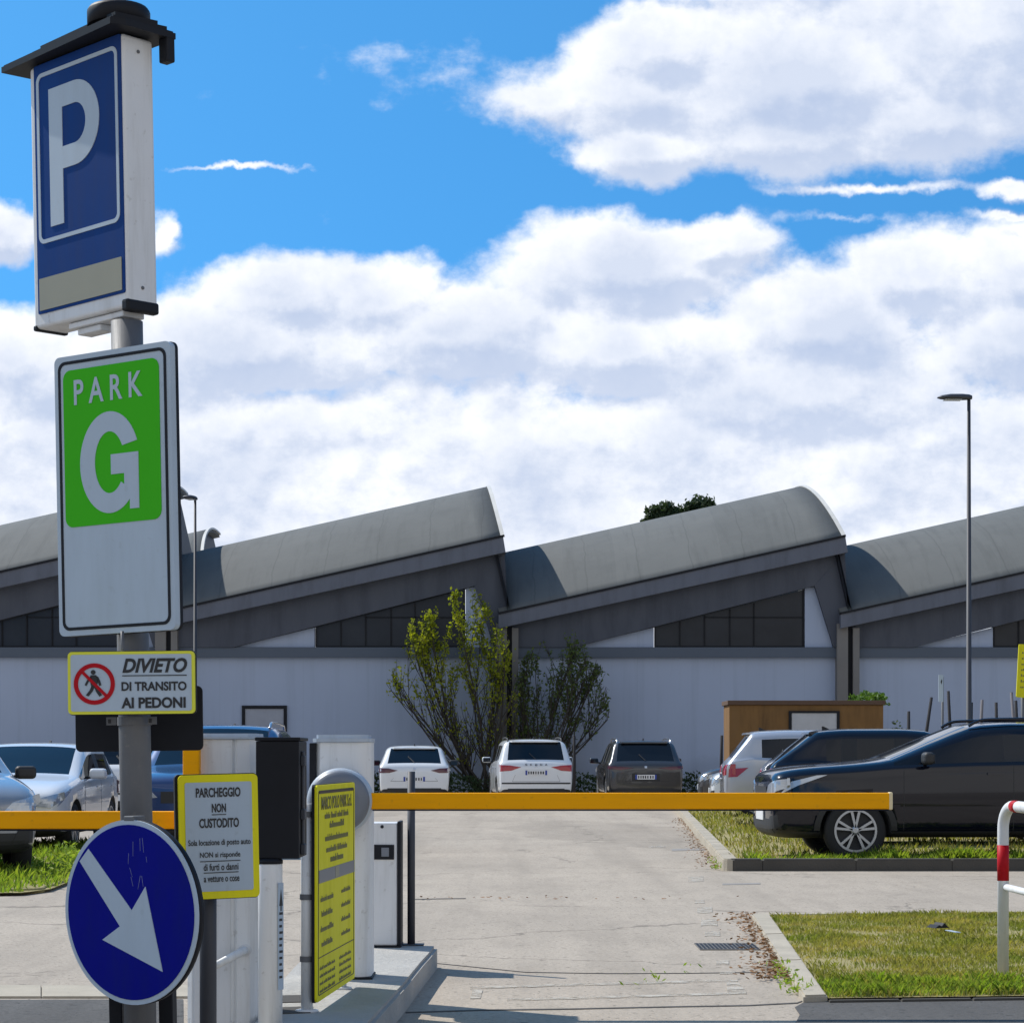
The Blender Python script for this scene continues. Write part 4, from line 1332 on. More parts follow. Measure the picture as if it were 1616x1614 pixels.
m_.tube([(-0.03, 0.01, 0.06), (-0.03, 0.01, 0.17)], 0.006, M_GALV, 8)
m_.build('bracket', dv)

# --- the dark back of a plate facing the other way, and its clamp
d = 7.34
c = PL(220, 1134, d)
m_ = MB(); m_.prism(rrect(0.430, 0.220, 0.018, 6), -0.008, 0.008, M_BLACK)
bk = m_.build('plate_back', post, c, (0, R(0.3), R(3)))
bk['label'] = 'black back of a plate facing the far side'
m_ = MB()
c = PL(212, 1137, 7.13)
m_.strip(circle(0.0575, 28), circle(0.0525, 28), -0.014, 0.014, M_GALV, mtx=Matrix.Translation((0, 0, c.z)) @ Matrix.Rotation(R(90), 4, 'X'))
m_.box((-0.085, -0.050, c.z - 0.013), (-0.052, -0.044, c.z + 0.013), M_GALV, 0.001); m_.box((0.052, -0.050, c.z - 0.013), (0.082, -0.044, c.z + 0.013), M_GALV, 0.001)
for i in range(6):
    x_ = -0.075 + i * 0.027
    if abs(x_) > 0.055:
        m_.box((x_ - 0.004, -0.0515, c.z - 0.007), (x_ + 0.006, -0.0502, c.z + 0.007), M_INK)
m_.build('clamp', post)

# --- round blue arrow sign
d = 6.99
c = PL(206, 1439, d)
m_ = MB()
m_.lathe([(0.300, -0.002), (0.300, 0.004), (0.297, 0.006), (0.0, 0.006)][:3], M_SIGNW, 72, axis='y')
m_.lathe([(0.301, 0.0062), (0.301, 0.026), (0.28, 0.028)], M_BLACK, 72, axis='y')
ds = m_.build('arrow_disc', post, c, (0, 0, -R(35)))
ds['label'] = 'round royal blue disc with white arrow pointing down right'
m_ = MB(); m_.prism(circle(0.284, 72), -0.0045, -0.0015, M_SIGNBL2); m_.build('blue_face', ds)
m_ = MB()
ar = [(143, 1339.7), (210, 1435.6), (232, 1397.6), (256, 1529.6), (162.7, 1484), (191, 1461.5), (128.5, 1359.5)]
m_.prism([((u - 206) / 104 * 0.3, (1439 - v) / 146 * 0.3) for u, v in ar], -0.0068, -0.004, M_SIGNW)
m_.build('white_arrow', ds)
m_ = MB()
rr_ = random.Random(3)
for i in range(9):
    x_, z_ = rr_.uniform(-0.03, 0.10), rr_.uniform(0.11, 0.26)
    dx_, dz_ = rr_.uniform(-0.012, 0.012), rr_.uniform(0.012, 0.05)
    m_.prism([(x_, z_), (x_ + 0.0016, z_), (x_ + dx_ + 0.001, z_ - dz_), (x_ + dx_, z_ - dz_)], -0.0052, -0.0040, mat('scratch', (0.16, 0.18, 0.34), 0.6))
m_.build('scratches', ds)
m_ = MB(); m_.box((-0.02, -0.004, 0.296), (0.025, 0.05, 0.312), M_GALV, 0.003); m_.build('clip', ds)

# ================================================================== UNATTENDED PARKING SIGN
d = 7.6
sg = empty('parking_notice', ((328.5 - CX) / F * d, d, 0), 'yellow-edged white notice reading PARCHEGGIO NON CUSTODITO on a slim grey post', 'sign')
m_ = MB(); m_.tube([(0, 0, 0), (0, 0, 1.16)], 0.030, M_DGREY, 20); m_.build('post', sg)
SW, SH_ = 0.283, 0.432
c = W(346, 1319.5, 7.52) - sg.location
m_ = MB(); m_.prism(rrect(SW, SH_, 0.016, 5), 0, 0.012, M_YEL); m_.prism(rrect(SW + 0.012, SH_ + 0.006, 0.016, 5, -0.004), 0.0122, 0.030, M_BLACK)
pn = m_.build('sign_panel', sg, c, (0, R(-1.2), R(22)))
m_ = MB(); m_.prism(rrect(SW - 0.045, SH_ - 0.052, 0.008, 4, 0.0, 0.0), -0.0025, 0.002, M_SIGNW)
m_.build('white_face', pn)
m_ = MB()
kx = SW / 112.0
def ln(s, x0, x1, y0, y1, bold=0.02, und=False):
    cx_ = ((x0 + x1) / 2 - 346) * kx
    cz_ = (1320 - (y0 + y1) / 2) * 0.00222
    w_ = (x1 - x0) * kx
    h_ = (y1 - y0) * 0.00222
    text_into(m_, s, cx_, cz_, w_, h_, -0.0045, M_INK, bold)
    if und:
        zz_ = cz_ - h_ / 2 - 0.006
        m_.prism([(cx_ - w_ / 2, zz_ - 0.0028), (cx_ + w_ / 2, zz_ - 0.0028), (cx_ + w_ / 2, zz_), (cx_ - w_ / 2, zz_)], -0.0045, -0.002, M_INK)
ln('PARCHEGGIO', 314, 377, 1243, 1258, 0.03)
ln('NON', 336, 356, 1268, 1282, 0.03, True)
ln('CUSTODITO', 318, 374, 1291, 1306, 0.03)
ln('Sola locazione di posto auto', 302, 390, 1324, 1336, 0.012)
ln('NON si risponde', 318, 375, 1344, 1355, 0.012, True)
ln('di furti o danni', 323, 372, 1362, 1373, 0.012, True)
ln('a vetture o cose', 323, 373, 1382, 1391, 0.012)
m_.build('lettering', pn)

# ================================================================== ISLAND AND ACCESS GEAR
ZI = 0.13
isl = MB()
ring_ = [(690, 1492), (680, 1505), (669, 1517), (640, 1553), (597, 1600), (545, 1660), (470, 1780), (330, 1780), (380, 1640), (432, 1556), (465, 1520), (505, 1491), (600, 1489)]
isl.hprism([G(a, b, ZI)[:2] for a, b in ring_], -0.05, ZI, M_ISL, 0.018)
tag(isl.build('traffic_island'), 'raised pale concrete island under the barrier, ticket box and yellow board', 'traffic island')
gs_ = MB()
gs_.hprism([G(a, b, ZI)[:2] for a, b in ((440, 1582), (497, 1581), (501, 1570), (446, 1571))], ZI - 0.01, ZI + 0.004, M_JOINT)
gs_.hprism([G(a, b, ZI)[:2] for a, b in ((436, 1600), (490, 1598), (494, 1588), (440, 1590))], ZI - 0.01, ZI + 0.004, M_JOINT)
tag(gs_.build('gravel_strip'), kind='structure')

# --- left barrier: cabinet and arm
d = 9.2
s_ = F / d
lbx = empty('boom_barrier', ((350 - CX) / s_, d, 0), 'white cabinet with lowered amber arm reaching left behind the sign post', 'barrier')
LX = lambda px: (px - 350) / s_
LZ = lambda py: EYE - (py - HY) / s_
m_ = MB()
xa, xb = LX(295), LX(405)
m_.hprism([(xa, 0.02), (xa + 0.02, 0.0), (LX(366), 0.0), (LX(370), 0.012), (LX(374), 0.0), (LX(394), 0.0), (xb, 0.035), (xb, 0.30), (xa, 0.30)], 0.0, LZ(1166), M_WHITE)
m_.build('cabinet', lbx)
m_ = MB()
m_.hprism([(xa - 0.008, 0.01), (xa + 0.02, -0.012), (LX(394), -0.012), (xb + 0.008, 0.03), (xb + 0.008, 0.31), (xa - 0.008, 0.31)], LZ(1166) + 0.001, LZ(1157), M_CAPB, 0.014)
m_.build('cabinet_lid', lbx)
m_ = MB(); m_.box((xa + 0.03, -0.006, 0.08), (LX(364), -0.001, 0.66), M_WHITE2, 0.002)
dr_ = m_.build('access_door', lbx)
m_ = MB()
m_.tube([(LX(386), 0.02, LZ(1499)), (LX(383), -0.05, LZ(1500)), (LX(345), -0.16, LZ(1519))], [0.020, 0.018, 0.016], M_WHITE, 14)
m_.tube([(LX(388), 0.03, LZ(1499)), (LX(386.5), -0.004, LZ(1499))], 0.027, M_WHITE2, 14)
m_.build('handle', lbx)
m_ = MB(); m_.box((LX(-420), 0.02, LZ(1308)), (LX(287), 0.065, LZ(1280)), M_ORANGE, 0.006); am = m_.build('barrier_arm', lbx)
m_ = MB(); m_.box((LX(-420), 0.025, LZ(1311)), (LX(287), 0.06, LZ(1308) - 0.001), M_BLACK, 0.002); m_.build('rubber_edge', am)

m_ = MB(); m_.box((LX(292.5), -0.075, LZ(1345)), (LX(318), -0.014, LZ(1160)), M_ORANGE, 0.006); m_.build('arm_bracket', lbx)

# --- ticket terminal with dark hood
d = 8.8
s_ = F / d
tm = empty('ticket_terminal', ((426.5 - CX) / s_, d, 0), 'white column with a large dark hooded head beside the left cabinet', 'ticket machine')
TX = lambda px: (px - 426.5) / s_
TZ = lambda py: EYE - (py - HY) / s_
m_ = MB()
m_.lathe([(0.050, 0.0), (0.050, TZ(1366)), (0.050, TZ(1364)), (0.046, TZ(1361))], M_WHITE, 28)
m_.build('column', tm)
m_ = MB(); m_.lathe([(0.052, TZ(1362)), (0.052, TZ(1357)), (0.044, TZ(1354))], M_BLACK, 28); m_.build('collar', tm)
m_ = MB()
xa, xb = TX(405), TX(473)
m_.box((xa, -0.03, TZ(1354)), (xb, 0.30, TZ(1169)), M_BLACK, 0.004)
hd = m_.build('hood', tm)
m_ = MB(); m_.box((xa - 0.004, -0.036, TZ(1169) + 0.001), (xb + 0.006, 0.306, TZ(1163)), M_BLACK, 0.004); m_.build('hood_lid', hd)
m_ = MB()
m_.box((xb + 0.002, 0.05, TZ(1350)), (xb + 0.012, 0.09, TZ(1185)), M_DGREY, 0.003)
for y_ in (1200, 1285, 1340):
    m_.box((xb + 0.001, 0.03, TZ(y_ + 8)), (xb + 0.018, 0.11, TZ(y_ - 8)), M_DGREY, 0.003)
m_.build('hinge', hd)
m_ = MB()
lab = Matrix.Rotation(R(62), 4, 'Z')
m_.box((-0.019, -0.0525, TZ(1560)), (0.019, -0.0505, TZ(1392)), M_SIGNW, 0.0005, lab)
for i in range(11):
    zz_ = TZ(1440 + i * 10)
    m_.box((-0.012, -0.0535, zz_ - 0.005), (0.012 - 0.003 * (i % 3), -0.0526, zz_ + 0.005), M_INK, 0, lab)
m_.prism([(-0.012, TZ(1428)), (0.0, TZ(1402)), (0.012, TZ(1428)), (0.004, TZ(1428)), (0.004, TZ(1436)), (-0.004, TZ(1436)), (-0.004, TZ(1428))], -0.0535, -0.0526, M_INK, mtx=lab)
m_.build('label_strip', tm)

# --- central barrier
d = 10.73
s_ = F / d
cbx = empty('boom_barrier', ((541 - CX) / s_, d, ZI), 'rounded white barrier column with grey pivot disc and long amber arm across the drive', 'barrier')
BX = lambda px: (px - 541) / s_
BZ = lambda py: EYE - (py - HY) / s_ - ZI
m_ = MB()
xa, xb = BX(499), BX(585)
def half(xa, xb, y0, y1, rr):
    pts = [(xa, y1), (xa, y0 + 0.02), (xa + 0.02, y0)]
    for k_ in range(9):
        a = R(-90 + 90 * k_ / 8)
        pts.append((xb - rr + rr * math.cos(a), y0 + rr + rr * math.sin(a)))
    pts.append((xb, y1))
    return pts
m_.hprism(half(xa, xb, 0.0, 0.26, 0.075), 0.0, BZ(1171), M_WHITE)
m_.build('column', cbx)
m_ = MB(); m_.hprism(half(xa - 0.018, xb + 0.004, -0.012, 0.275, 0.085), BZ(1171) + 0.001, BZ(1159), M_CAPB, 0.018); m_.build('column_cap', cbx)
m_ = MB(); m_.box((xa - 0.034, -0.004, BZ(1330)), (xa - 0.001, 0.22, BZ(1172)), M_BLACK, 0.004); m_.build('side_panel', cbx)
m_ = MB(); m_.box((xa - 0.01, -0.012, 0.0), (xb + 0.008, 0.272, 0.012), M_BLACK, 0.003); m_.build('base_plate', cbx)
m_ = MB()
pc = Matrix.Translation((BX(539), -0.11, BZ(1263)))
m_.lathe([(0.130, -0.045), (0.158, -0.030), (0.163, 0.0), (0.163, 0.085), (0.15, 0.11)], M_CAPB, 48, pc, 'y')
m_.build('pivot_ring', cbx)
m_ = MB(); m_.lathe([(0.10, -0.062), (0.140, -0.055), (0.152, -0.030), (0.152, -0.02)], M_DISC, 48, pc, 'y'); m_.build('pivot_disc', cbx)
m_ = MB(); m_.box((BX(560), -0.125, BZ(1275.5)), (BX(1399), -0.078, BZ(1250)), M_ORANGE, 0.006); am = m_.build('barrier_arm', cbx)
m_ = MB(); m_.box((BX(590), -0.120, BZ(1278)), (BX(1396), -0.083, BZ(1275.5) - 0.001), M_BLACK, 0.002); m_.build('rubber_edge', am)
m_ = MB(); m_.box((BX(1396), -0.127, BZ(1276.5)), (BX(1402), -0.076, BZ(1249)), M_CREAM, 0.006); m_.build('end_cap', am)

# --- ticket box behind
d = 12.5
s_ = F / d
tb = empty('ticket_box', ((603 - CX) / s_, d, ZI), 'low pale grey box with black reader window behind the barrier column', 'ticket machine')
m_ = MB(); m_.box(((574 - 603) / s_, 0, 0.012), ((627 - 603) / s_, 0.24, EYE - (1298 - HY) / s_ - ZI), M_WHITE2, 0.008); m_.build('housing', tb)
m_ = MB(); m_.box(((627 - 603) / s_ + 0.0005, -0.006, 0.012), ((632.5 - 603) / s_, 0.25, EYE - (1296 - HY) / s_ - ZI), M_BLACK, 0.003)
m_.box(((572 - 603) / s_, -0.01, 0), ((633 - 603) / s_, 0.26, 0.0118), M_BLACK, 0.002); m_.build('black_frame', tb)
zc_ = EYE - (1344 - HY) / s_ - ZI
m_ = MB(); m_.box(((590 - 603) / s_, -0.008, zc_ - 0.043), ((622 - 603) / s_, -0.0005, zc_ + 0.043), M_BLACK, 0.003); rd = m_.build('reader_window', tb)
m_ = MB(); m_.box(((602 - 603) / s_, -0.012, zc_ - 0.026), ((614 - 603) / s_, -0.0085, zc_ + 0.026), M_DISC, 0.002); m_.build('reader_pad', rd)
m_ = MB(); m_.lathe([(0.010, -0.003), (0.010, 0.003), (0.004, 0.003)], M_BLACK, 14, Matrix.Translation((0, 0, EYE - (1304 - HY) / s_ - ZI)), 'y'); m_.build('lock', tb)

d = 12.66
s_ = F / d
m_ = MB()
m_.tube([(0, 0, 0), (0, 0, EYE - (1217 - HY) / s_ - ZI)], 0.0225, M_DGREY, 16)
m_.box((-0.05, -0.05, 0), (0.075, 0.05, 0.008), M_DGREY, 0.002)
tag(m_.build('steel_post', loc=((649 - CX) / s_, d, ZI)), 'thin dark steel post at the far tip of the island', 'post')

# --- yellow price board
A = Vector((-0.847, 9.35, 0)); Bp = Vector((-0.759, 10.40, 0))
dirn = (Bp - A).normalized()
yb = empty('price_board', (A.x, A.y, ZI), 'tall yellow price board seen edge-on on two white posts', 'sign', rot=(0, 0, math.atan2(dirn.y, dirn.x)))
Lb = (Bp - A).length
ZB0, ZB1 = 0.172 - ZI, 1.115 - ZI
cxb, czb, hb = Lb / 2, (ZB0 + ZB1) / 2, ZB1 - ZB0
m_ = MB(); m_.prism(rrect(Lb, hb, 0.02, 5, cxb, czb), 0, 0.010, M_YEL); m_.prism(rrect(Lb + 0.006, hb + 0.006, 0.022, 5, cxb, czb), 0.0102, 0.022, M_BLACK)
pn = m_.build('sign_panel', yb)
for x_ in (0.035, Lb - 0.10):
    m_ = MB(); m_.tube([(x_, 0.05, 0), (x_, 0.05, ZB1 - 0.08 if x_ < 0.5 else ZB1 - 0.2)], 0.026, M_WHITE, 18)
    m_.lathe([(0.05, 0.0), (0.05, 0.008), (0.03, 0.012)], M_WHITE2, 18, Matrix.Translation((x_, 0.05, 0)))
    p_ = m_.build('post', yb)
    m_ = MB()
    for z_ in (0.23, 0.50, 0.86):
        m_.strip(circle(0.031, 18), circle(0.0265, 18), -0.012, 0.012, M_GALV, mtx=Matrix.Translation((x_, 0.05, z_)) @ Matrix.Rotation(R(90), 4, 'X'))
        m_.box((x_ - 0.012, 0.015, z_ - 0.008), (x_ + 0.012, 0.026, z_ + 0.008), M_GALV, 0.001)
    m_.build('clamp', p_)
m_ = MB()
rr_ = random.Random(5)
fz = lambda f: ZB1 - f * hb
m_.strip(rrect(Lb - 0.07, hb - 0.05, 0.015, 3, cxb, czb), rrect(Lb - 0.082, hb - 0.058, 0.012, 3, cxb, czb), -0.002, 0.001, M_INK)
m_.prism([(0.06, fz(0.040)), (Lb - 0.06, fz(0.040)), (Lb - 0.06, fz(0.025)), (0.06, fz(0.025))], -0.0025, 0.0, M_INK)
text_into(m_, 'MARCO POLO PARK S.r.l.', cxb, fz(0.085), 0.84, 0.058, -0.0025, M_INKF, 0.012)
for f_, w_, h_, wn in ((0.145, 0.66, 0.028, 4), (0.19, 0.40, 0.030, 1), (0.25, 0.64, 0.030, 1), (0.305, 0.58, 0.028, 2), (0.352, 0.36, 0.032, 2)):
    scribble(m_, cxb, fz(f_), w_, h_, -0.002, M_INKF, wn, rr_)
m_.prism([(0.05, fz(0.455)), (Lb - 0.02, fz(0.455)), (Lb - 0.02, fz(0.395)), (0.05, fz(0.395))], -0.002, 0.0, M_DISC)
m_.prism([(cxb - 0.05, fz(0.450)), (cxb + 0.05, fz(0.450)), (cxb + 0.05, fz(0.400)), (cxb - 0.05, fz(0.400))], -0.003, -0.001, M_BEIGE)
for i, f_ in enumerate((0.53, 0.60, 0.67, 0.74)):
    scribble(m_, 0.26, fz(f_), 0.34 - 0.05 * (i % 2), 0.026, -0.002, M_INKF, 2, rr_)
    scribble(m_, 0.78, fz(f_ - 0.004), 0.26, 0.022, -0.002, M_INKF, 2, rr_)
m_.prism([(0.05, fz(0.801)), (Lb - 0.03, fz(0.801)), (Lb - 0.03, fz(0.797)), (0.05, fz(0.797))], -0.002, 0.0, M_INK)
for f_ in (0.85, 0.885, 0.92, 0.955):
    scribble(m_, 0.27, fz(f_), 0.40, 0.016, -0.002, M_INKF, 4, rr_)
    scribble(m_, 0.76, fz(f_), 0.34, 0.016, -0.002, M_INKF, 3, rr_)
m_.build('lettering', pn)

# --- red and white hoop at right
hp = empty('hoop_barrier', (G(1583, 1536, ZB).x, G(1583, 1536, ZB).y, ZB - 0.02), 'red and white tubular hoop barrier standing in the near grass', 'barrier')
hz_ = EYE - (1262 - HY) / (F / hp.location.y) - hp.location.z
r_ = 0.031
Ltop = 1.15
dirh = Vector((-0.03, -1, 0)).normalized()
def hpath(a, b):
    return [Vector(p) for p in (a, b)]
m_ = MB()
zr = hz_ - 0.13
arcn = []
for k_ in range(9):
    a = R(90 * k_ / 8)
    arcn.append(dirh * (0.13 * (1 - math.cos(a))) + Vector((0.0 + 0.03 * (1 - math.cos(a)), 0, zr + 0.13 * math.sin(a) - r_)))
far_leg = [Vector((0, 0, 0)), Vector((0, 0, zr - r_))]
near = dirh * Ltop
arcm = [Vector((p.x * 0 + near.x - (p.x) + 0.06, near.y - p.y, p.z)) for p in reversed(arcn)]
full_path = far_leg + arcn[1:] + arcm[:-1] + [Vector((near.x + 0.06, near.y, zr - r_)), Vector((near.x + 0.06, near.y, 0))]
m_.tube(full_path, r_, M_WHITE2, 18)
hb_ = m_.build('hoop_tube', hp)
hs = F / hp.location.y
zA, zB_ = EYE - (1389 - HY) / hs - hp.location.z, EYE - (1333 - HY) / hs - hp.location.z
m_ = MB(); m_.tube([(0, 0, zA), (0, 0, zB_)], r_ + 0.0012, M_RED, 18)
m_.build('red_band', hp)
q0 = arcn[-1]
for a_, b_ in ((Vector((near.x + 0.06, near.y, zA)), Vector((near.x + 0.06, near.y, zB_))), (q0 + dirh * 0.02, q0 + dirh * 0.14), (q0 + dirh * 0.55, q0 + dirh * 0.67)):
    m_ = MB(); m_.tube([a_, b_], r_ + 0.0012, M_RED, 18); m_.build('red_band', hp)
zc_ = EYE - (1399 - HY) / hs - hp.location.z
m_ = MB(); m_.tube([(0.012, 0, zc_), (near.x + 0.06, near.y, zc_)], 0.019, M_WHITE2, 14); m_.build('crossbar', hp)

# ================================================================== CARS
def split_mesh(src, idx_of, name, mats, parent):
    """the faces of src whose material index is in idx_of, as a mesh object of its own"""
    bm = bmesh.new()
    bm.from_mesh(src)
    bmesh.ops.delete(bm, geom=[f for f in bm.faces if f.material_index not in idx_of], context='FACES')
    for f in bm.faces:
        f.material_index = idx_of.index(f.material_index) if len(mats) > 1 else 0
        f.smooth = True
    if not bm.faces:
        bm.free()
        return None
    me = bpy.data.meshes.new(name)
    bm.to_mesh(me)
    bm.free()
    for m in mats:
        me.materials.append(m)
    return link(name, me, parent)


def wheel_meshes(r, spokes, rim_m):
    w = 0.105
    t_ = MB()
    t_.lathe([(r * 0.70, -w * 0.92), (r * 0.80, -w), (r * 0.94, -w * 0.95), (r, -w * 0.7), (r, w * 0.7), (r * 0.94, w * 0.95), (r * 0.80, w), (r * 0.70, w * 0.92), (r * 0.66, 0), (r * 0.70, -w * 0.92)], M_TYRE, 40, axis='y', caps=False)
    m = MB()
    rr = r * 0.70
    # the outer face looks along -y
    m.strip(circle(rr, 40), circle(rr * 0.90, 40), -w * 0.97, -w * 0.5, rim_m)
    m.prism(circle(rr * 0.93, 32), -w * 0.35, -w * 0.25, M_RIMD)
    m.lathe([(rr * 0.10, -w * 0.92), (rr * 0.20, -w * 0.86), (rr * 0.22, -w * 0.4)], rim_m, 20, axis='y')
    for k in range(spokes):
        for off in (-0.075, 0.075):
            a = 2 * math.pi * k / spokes + math.pi / 2
            c, s = math.cos(a + off * 0.4), math.sin(a + off * 0.4)
            c2, s2 = math.cos(a + off * 2.6), math.sin(a + off * 2.6)
            nx, nz = -s, c
            h0, h1 = rr * 0.050, rr * 0.062
            p0, p1 = (c * rr * 0.15, s * rr * 0.15), (c2 * rr * 0.92, s2 * rr * 0.92)
            m.prism([(p0[0] - nx * h0, p0[1] - nz * h0), (p1[0] - nx * h1, p1[1] - nz * h1), (p1[0] + nx * h1, p1[1] + nz * h1), (p0[0] + nx * h0, p0[1] + nz * h0)], -w * 0.90, -w * 0.55, rim_m)
    return t_.mesh('tyre'), m.mesh('rim')
WHEELS = {}


def car(label, loc, heading, L=4.3, Wd=1.82, Ht=1.60, wb=2.6, fo=0.85, r=0.33, belt=0.98, hood=0.98, paintm=None, rear_run=0.42, rear='suv', front='suv',
        black_roof=False, rails=None, plate='it', screen_run=0.78, zb=0.24, tail_poly=None, seed=0, spokes=5, rim_m=None, cabin=0.80, extra=None, group='cars parked around the shed car park', mirror_black=False):
    rim_m = rim_m or M_RIMW
    root = empty('parked_car', loc, label, 'car', group, (0, 0, heading))
    hw = Wd / 2
    f = L / 2
    axf, axr = f - fo, f - fo - wb
    cowl = axf - 0.42
    hdr = cowl - screen_run
    zr = Ht - 0.02
    rend = -f + rear_run + 0.10
    b1 = hdr - 0.36
    c1 = b1 - 0.86
    wend = max(rend + 0.12, c1 - 0.62)
    wr = hw * cabin
    st = []
    ns = 0.075 if Ht > 1.52 else 0.0
    st.append((f, 'h', 0.68, 0.38, hood - 0.34 + ns, hood - 0.26 + ns, hood - 0.26, 0))
    st.append((f - 0.05, 'h', 0.86, 0.26, hood - 0.22 + ns, hood - 0.14 + ns, 0, 0))
    st.append((f - 0.24, 'h', 0.96, zb - 0.01, hood - 0.13 + ns * 0.6, hood - 0.03 + ns * 0.5, 0, 0))
    st.append((axf + 0.05, 'h', 0.99, zb, hood - 0.06, hood + 0.045, 0, 0))
    st.append((cowl, 'h', 1.0, zb, belt - 0.03, hood + 0.10, 0, 0))
    st.append((hdr, 'c', 1.0, zb, belt, zr - 0.025, 0, 0))
    st.append((b1, 'c', 1.0, zb, belt + 0.005, zr, 0, 0))
    st.append((b1 - 0.09, 'c', 1.0, zb, belt + 0.01, zr + 0.003, 0, 0))
    st.append((c1, 'c', 1.0, zb, belt + 0.02, zr, 0, 0))
    st.append((c1 - 0.09, 'c', 1.0, zb, belt + 0.025, zr - 0.002, 0, 0))
    st.append((wend, 'c', 0.995, zb, belt + 0.045, zr - 0.02, 0, 0))
    st.append((rend, 'c', 0.985, zb + 0.02, belt + 0.055, zr - 0.04, 0, 0))
    st.append((-f + 0.13, 'h', 0.965, zb + 0.03, belt + 0.01, belt + 0.085, 0, 1))
    st.append((-f + 0.04, 'h', 0.945, zb + 0.05, belt - 0.06, belt + 0.015, 0, 1))
    st.append((-f, 'h', 0.90, zb + 0.10, belt - 0.20, belt - 0.12, 0, 1))
    bm = bmesh.new()
    rings = []
    NP = 11
    for (x, ty, wf, z0, zs, zt_, _, rearf) in st:
        h = hw * wf
        pts = [(0, z0), (0.80 * h, z0), (0.965 * h, z0 + 0.07), (h, z0 + 0.47 * (zs - z0)), (0.985 * h, zs)]
        if ty == 'c':
            q = wf
            pts += [(0.955 * h, zs + 0.035), (wr * q + 0.035, zt_ - 0.115), (wr * q, zt_ - 0.055), (wr * q - 0.085, zt_ - 0.012), (0.45 * hw, zt_ + 0.012), (0, zt_ + 0.02)]
        else:
            dz = zt_ - zs
            ws = (0.95, 0.915, 0.87, 0.79, 0.42, 0.0)
            fz_ = (0.30, 0.52, 0.70, 0.82, 0.97, 1.0)
            pts += [(a * h, zs + b * dz) for a, b in zip(ws, fz_)]
        left = [bm.verts.new((x, y, z)) for y, z in pts]
        right = [left[0]] + [bm.verts.new((x, -y, z)) for y, z in pts[1:-1]] + [left[-1]]
        rings.append((left, right))
    # 0 paint, 1 black, 2 windscreen, 3 rear window, 4.. side panes
    names = {2: 'windscreen', 3: 'rear_window'}
    pane = 4
    seg_pane = {}
    for i in range(len(st) - 1):
        for side in (0, 1):
            a, b = rings[i][side], rings[i + 1][side]
            for j in range(NP - 1):
                vs = [a[j], a[j + 1], b[j + 1], b[j]]
                if side == 0:
                    vs.reverse()
                fc = bm.faces.new(vs)
                mi = 0
                if i == 4 and j >= 8: mi = 2
                elif i == 11 and j >= 8: mi = 3
                elif i == 11 and j in (5, 6): mi = 0
                elif j == 5 and 4 <= i <= 9:
                    if i in (6, 8): mi = 1
                    else:
                        key = (side, {4: 0, 5: 0, 7: 1, 9: 2}[i])
                        if key not in seg_pane:
                            seg_pane[key] = 4 + len(seg_pane)
                        mi = seg_pane[key]
                elif j in (0, 1): mi = 1
                elif black_roof and 5 <= i <= 10 and j >= 7: mi = 1
                fc.material_index = mi
    for k in (0, len(st) - 1):
        l, rg = rings[k]
        for j in range(NP - 1):
            vs = [l[j], l[j + 1], rg[j + 1], rg[j]]
            vs = [v for n_, v in enumerate(vs) if v not in vs[:n_]]
            if k == 0:
                pass
            else:
                vs.reverse()
            if len(vs) > 2:
                fc = bm.faces.new(vs)
                fc.material_index = 1 if j == 0 else 0
    bmesh.ops.recalc_face_normals(bm, faces=bm.faces[:])
    cl = bm.edges.layers.float.new('crease_edge')
    def crease(v1, v2, c):
        e = bm.edges.get((v1, v2))
        if e: e[cl] = c
    for side in (0, 1):
        for i in range(len(st) - 1):
            for j, c in ((4, 0.45), (5, 0.55), (6, 0.35), (2, 0.35), (8, 0.35)):
                crease(rings[i][side][j], rings[i + 1][side][j], c)
        for i, c in ((4, 0.5), (5, 0.4), (11, 0.65), (12, 0.6)):
            for j in range(4, NP - 1):
                crease(rings[i][side][j], rings[i][side][j + 1], c)
        for i in (1, 14):
            for j in range(2, NP - 1):
                crease(rings[i][side][j], rings[i][side][j + 1], 0.3)
    me = bpy.data.meshes.new('car_shell')
    bm.to_mesh(me)
    bm.free()
    tmp = bpy.data.objects.new('car_shell', me)
    COL.objects.link(tmp)
    nm = 4 + len(seg_pane)
    for k in range(nm):
        me.materials.append(paintm if k == 0 else M_TRIM if k == 1 else M_GLASS)
    sub = tmp.modifiers.new('s', 'SUBSURF')
    sub.levels = sub.render_levels = 2
    cut = MB()
    for ax_ in (axf, axr):
        for s in (1, -1):
            cut.lathe([(r * 1.16, s * (hw - 0.26)), (r * 1.16, s * (hw + 0.2))], M_TRIM, 40, Matrix.Translation((ax_, 0, r)), 'y')
            cut.box((ax_ - r * 1.14, s * (hw - 0.26) if s > 0 else -(hw + 0.2), -0.1), (ax_ + r * 1.14, (hw + 0.2) if s > 0 else -(hw - 0.26), r * 0.9), M_TRIM)
    cme = cut.mesh('arch_cut')
    cme.materials.clear()
    for k in range(nm):
        cme.materials.append(me.materials[k])
    for p in cme.polygons:
        p.material_index = 1
    co = bpy.data.objects.new('arch_cut', cme)
    COL.objects.link(co)
    bo = tmp.modifiers.new('b', 'BOOLEAN')
    bo.operation = 'DIFFERENCE'
    bo.solver = 'EXACT'
    bo.use_self = True
    bo.object = co
    dg = bpy.context.evaluated_depsgraph_get()
    ev = bpy.data.meshes.new_from_object(tmp.evaluated_get(dg), depsgraph=dg)
    bpy.data.objects.remove(tmp)
    bpy.data.objects.remove(co)
    bvh = BVHTree.FromPolygons([v.co.copy() for v in ev.vertices], [tuple(p.vertices) for p in ev.polygons])
    body = split_mesh(ev, [0, 1], 'body', [paintm, M_TRIM], root)
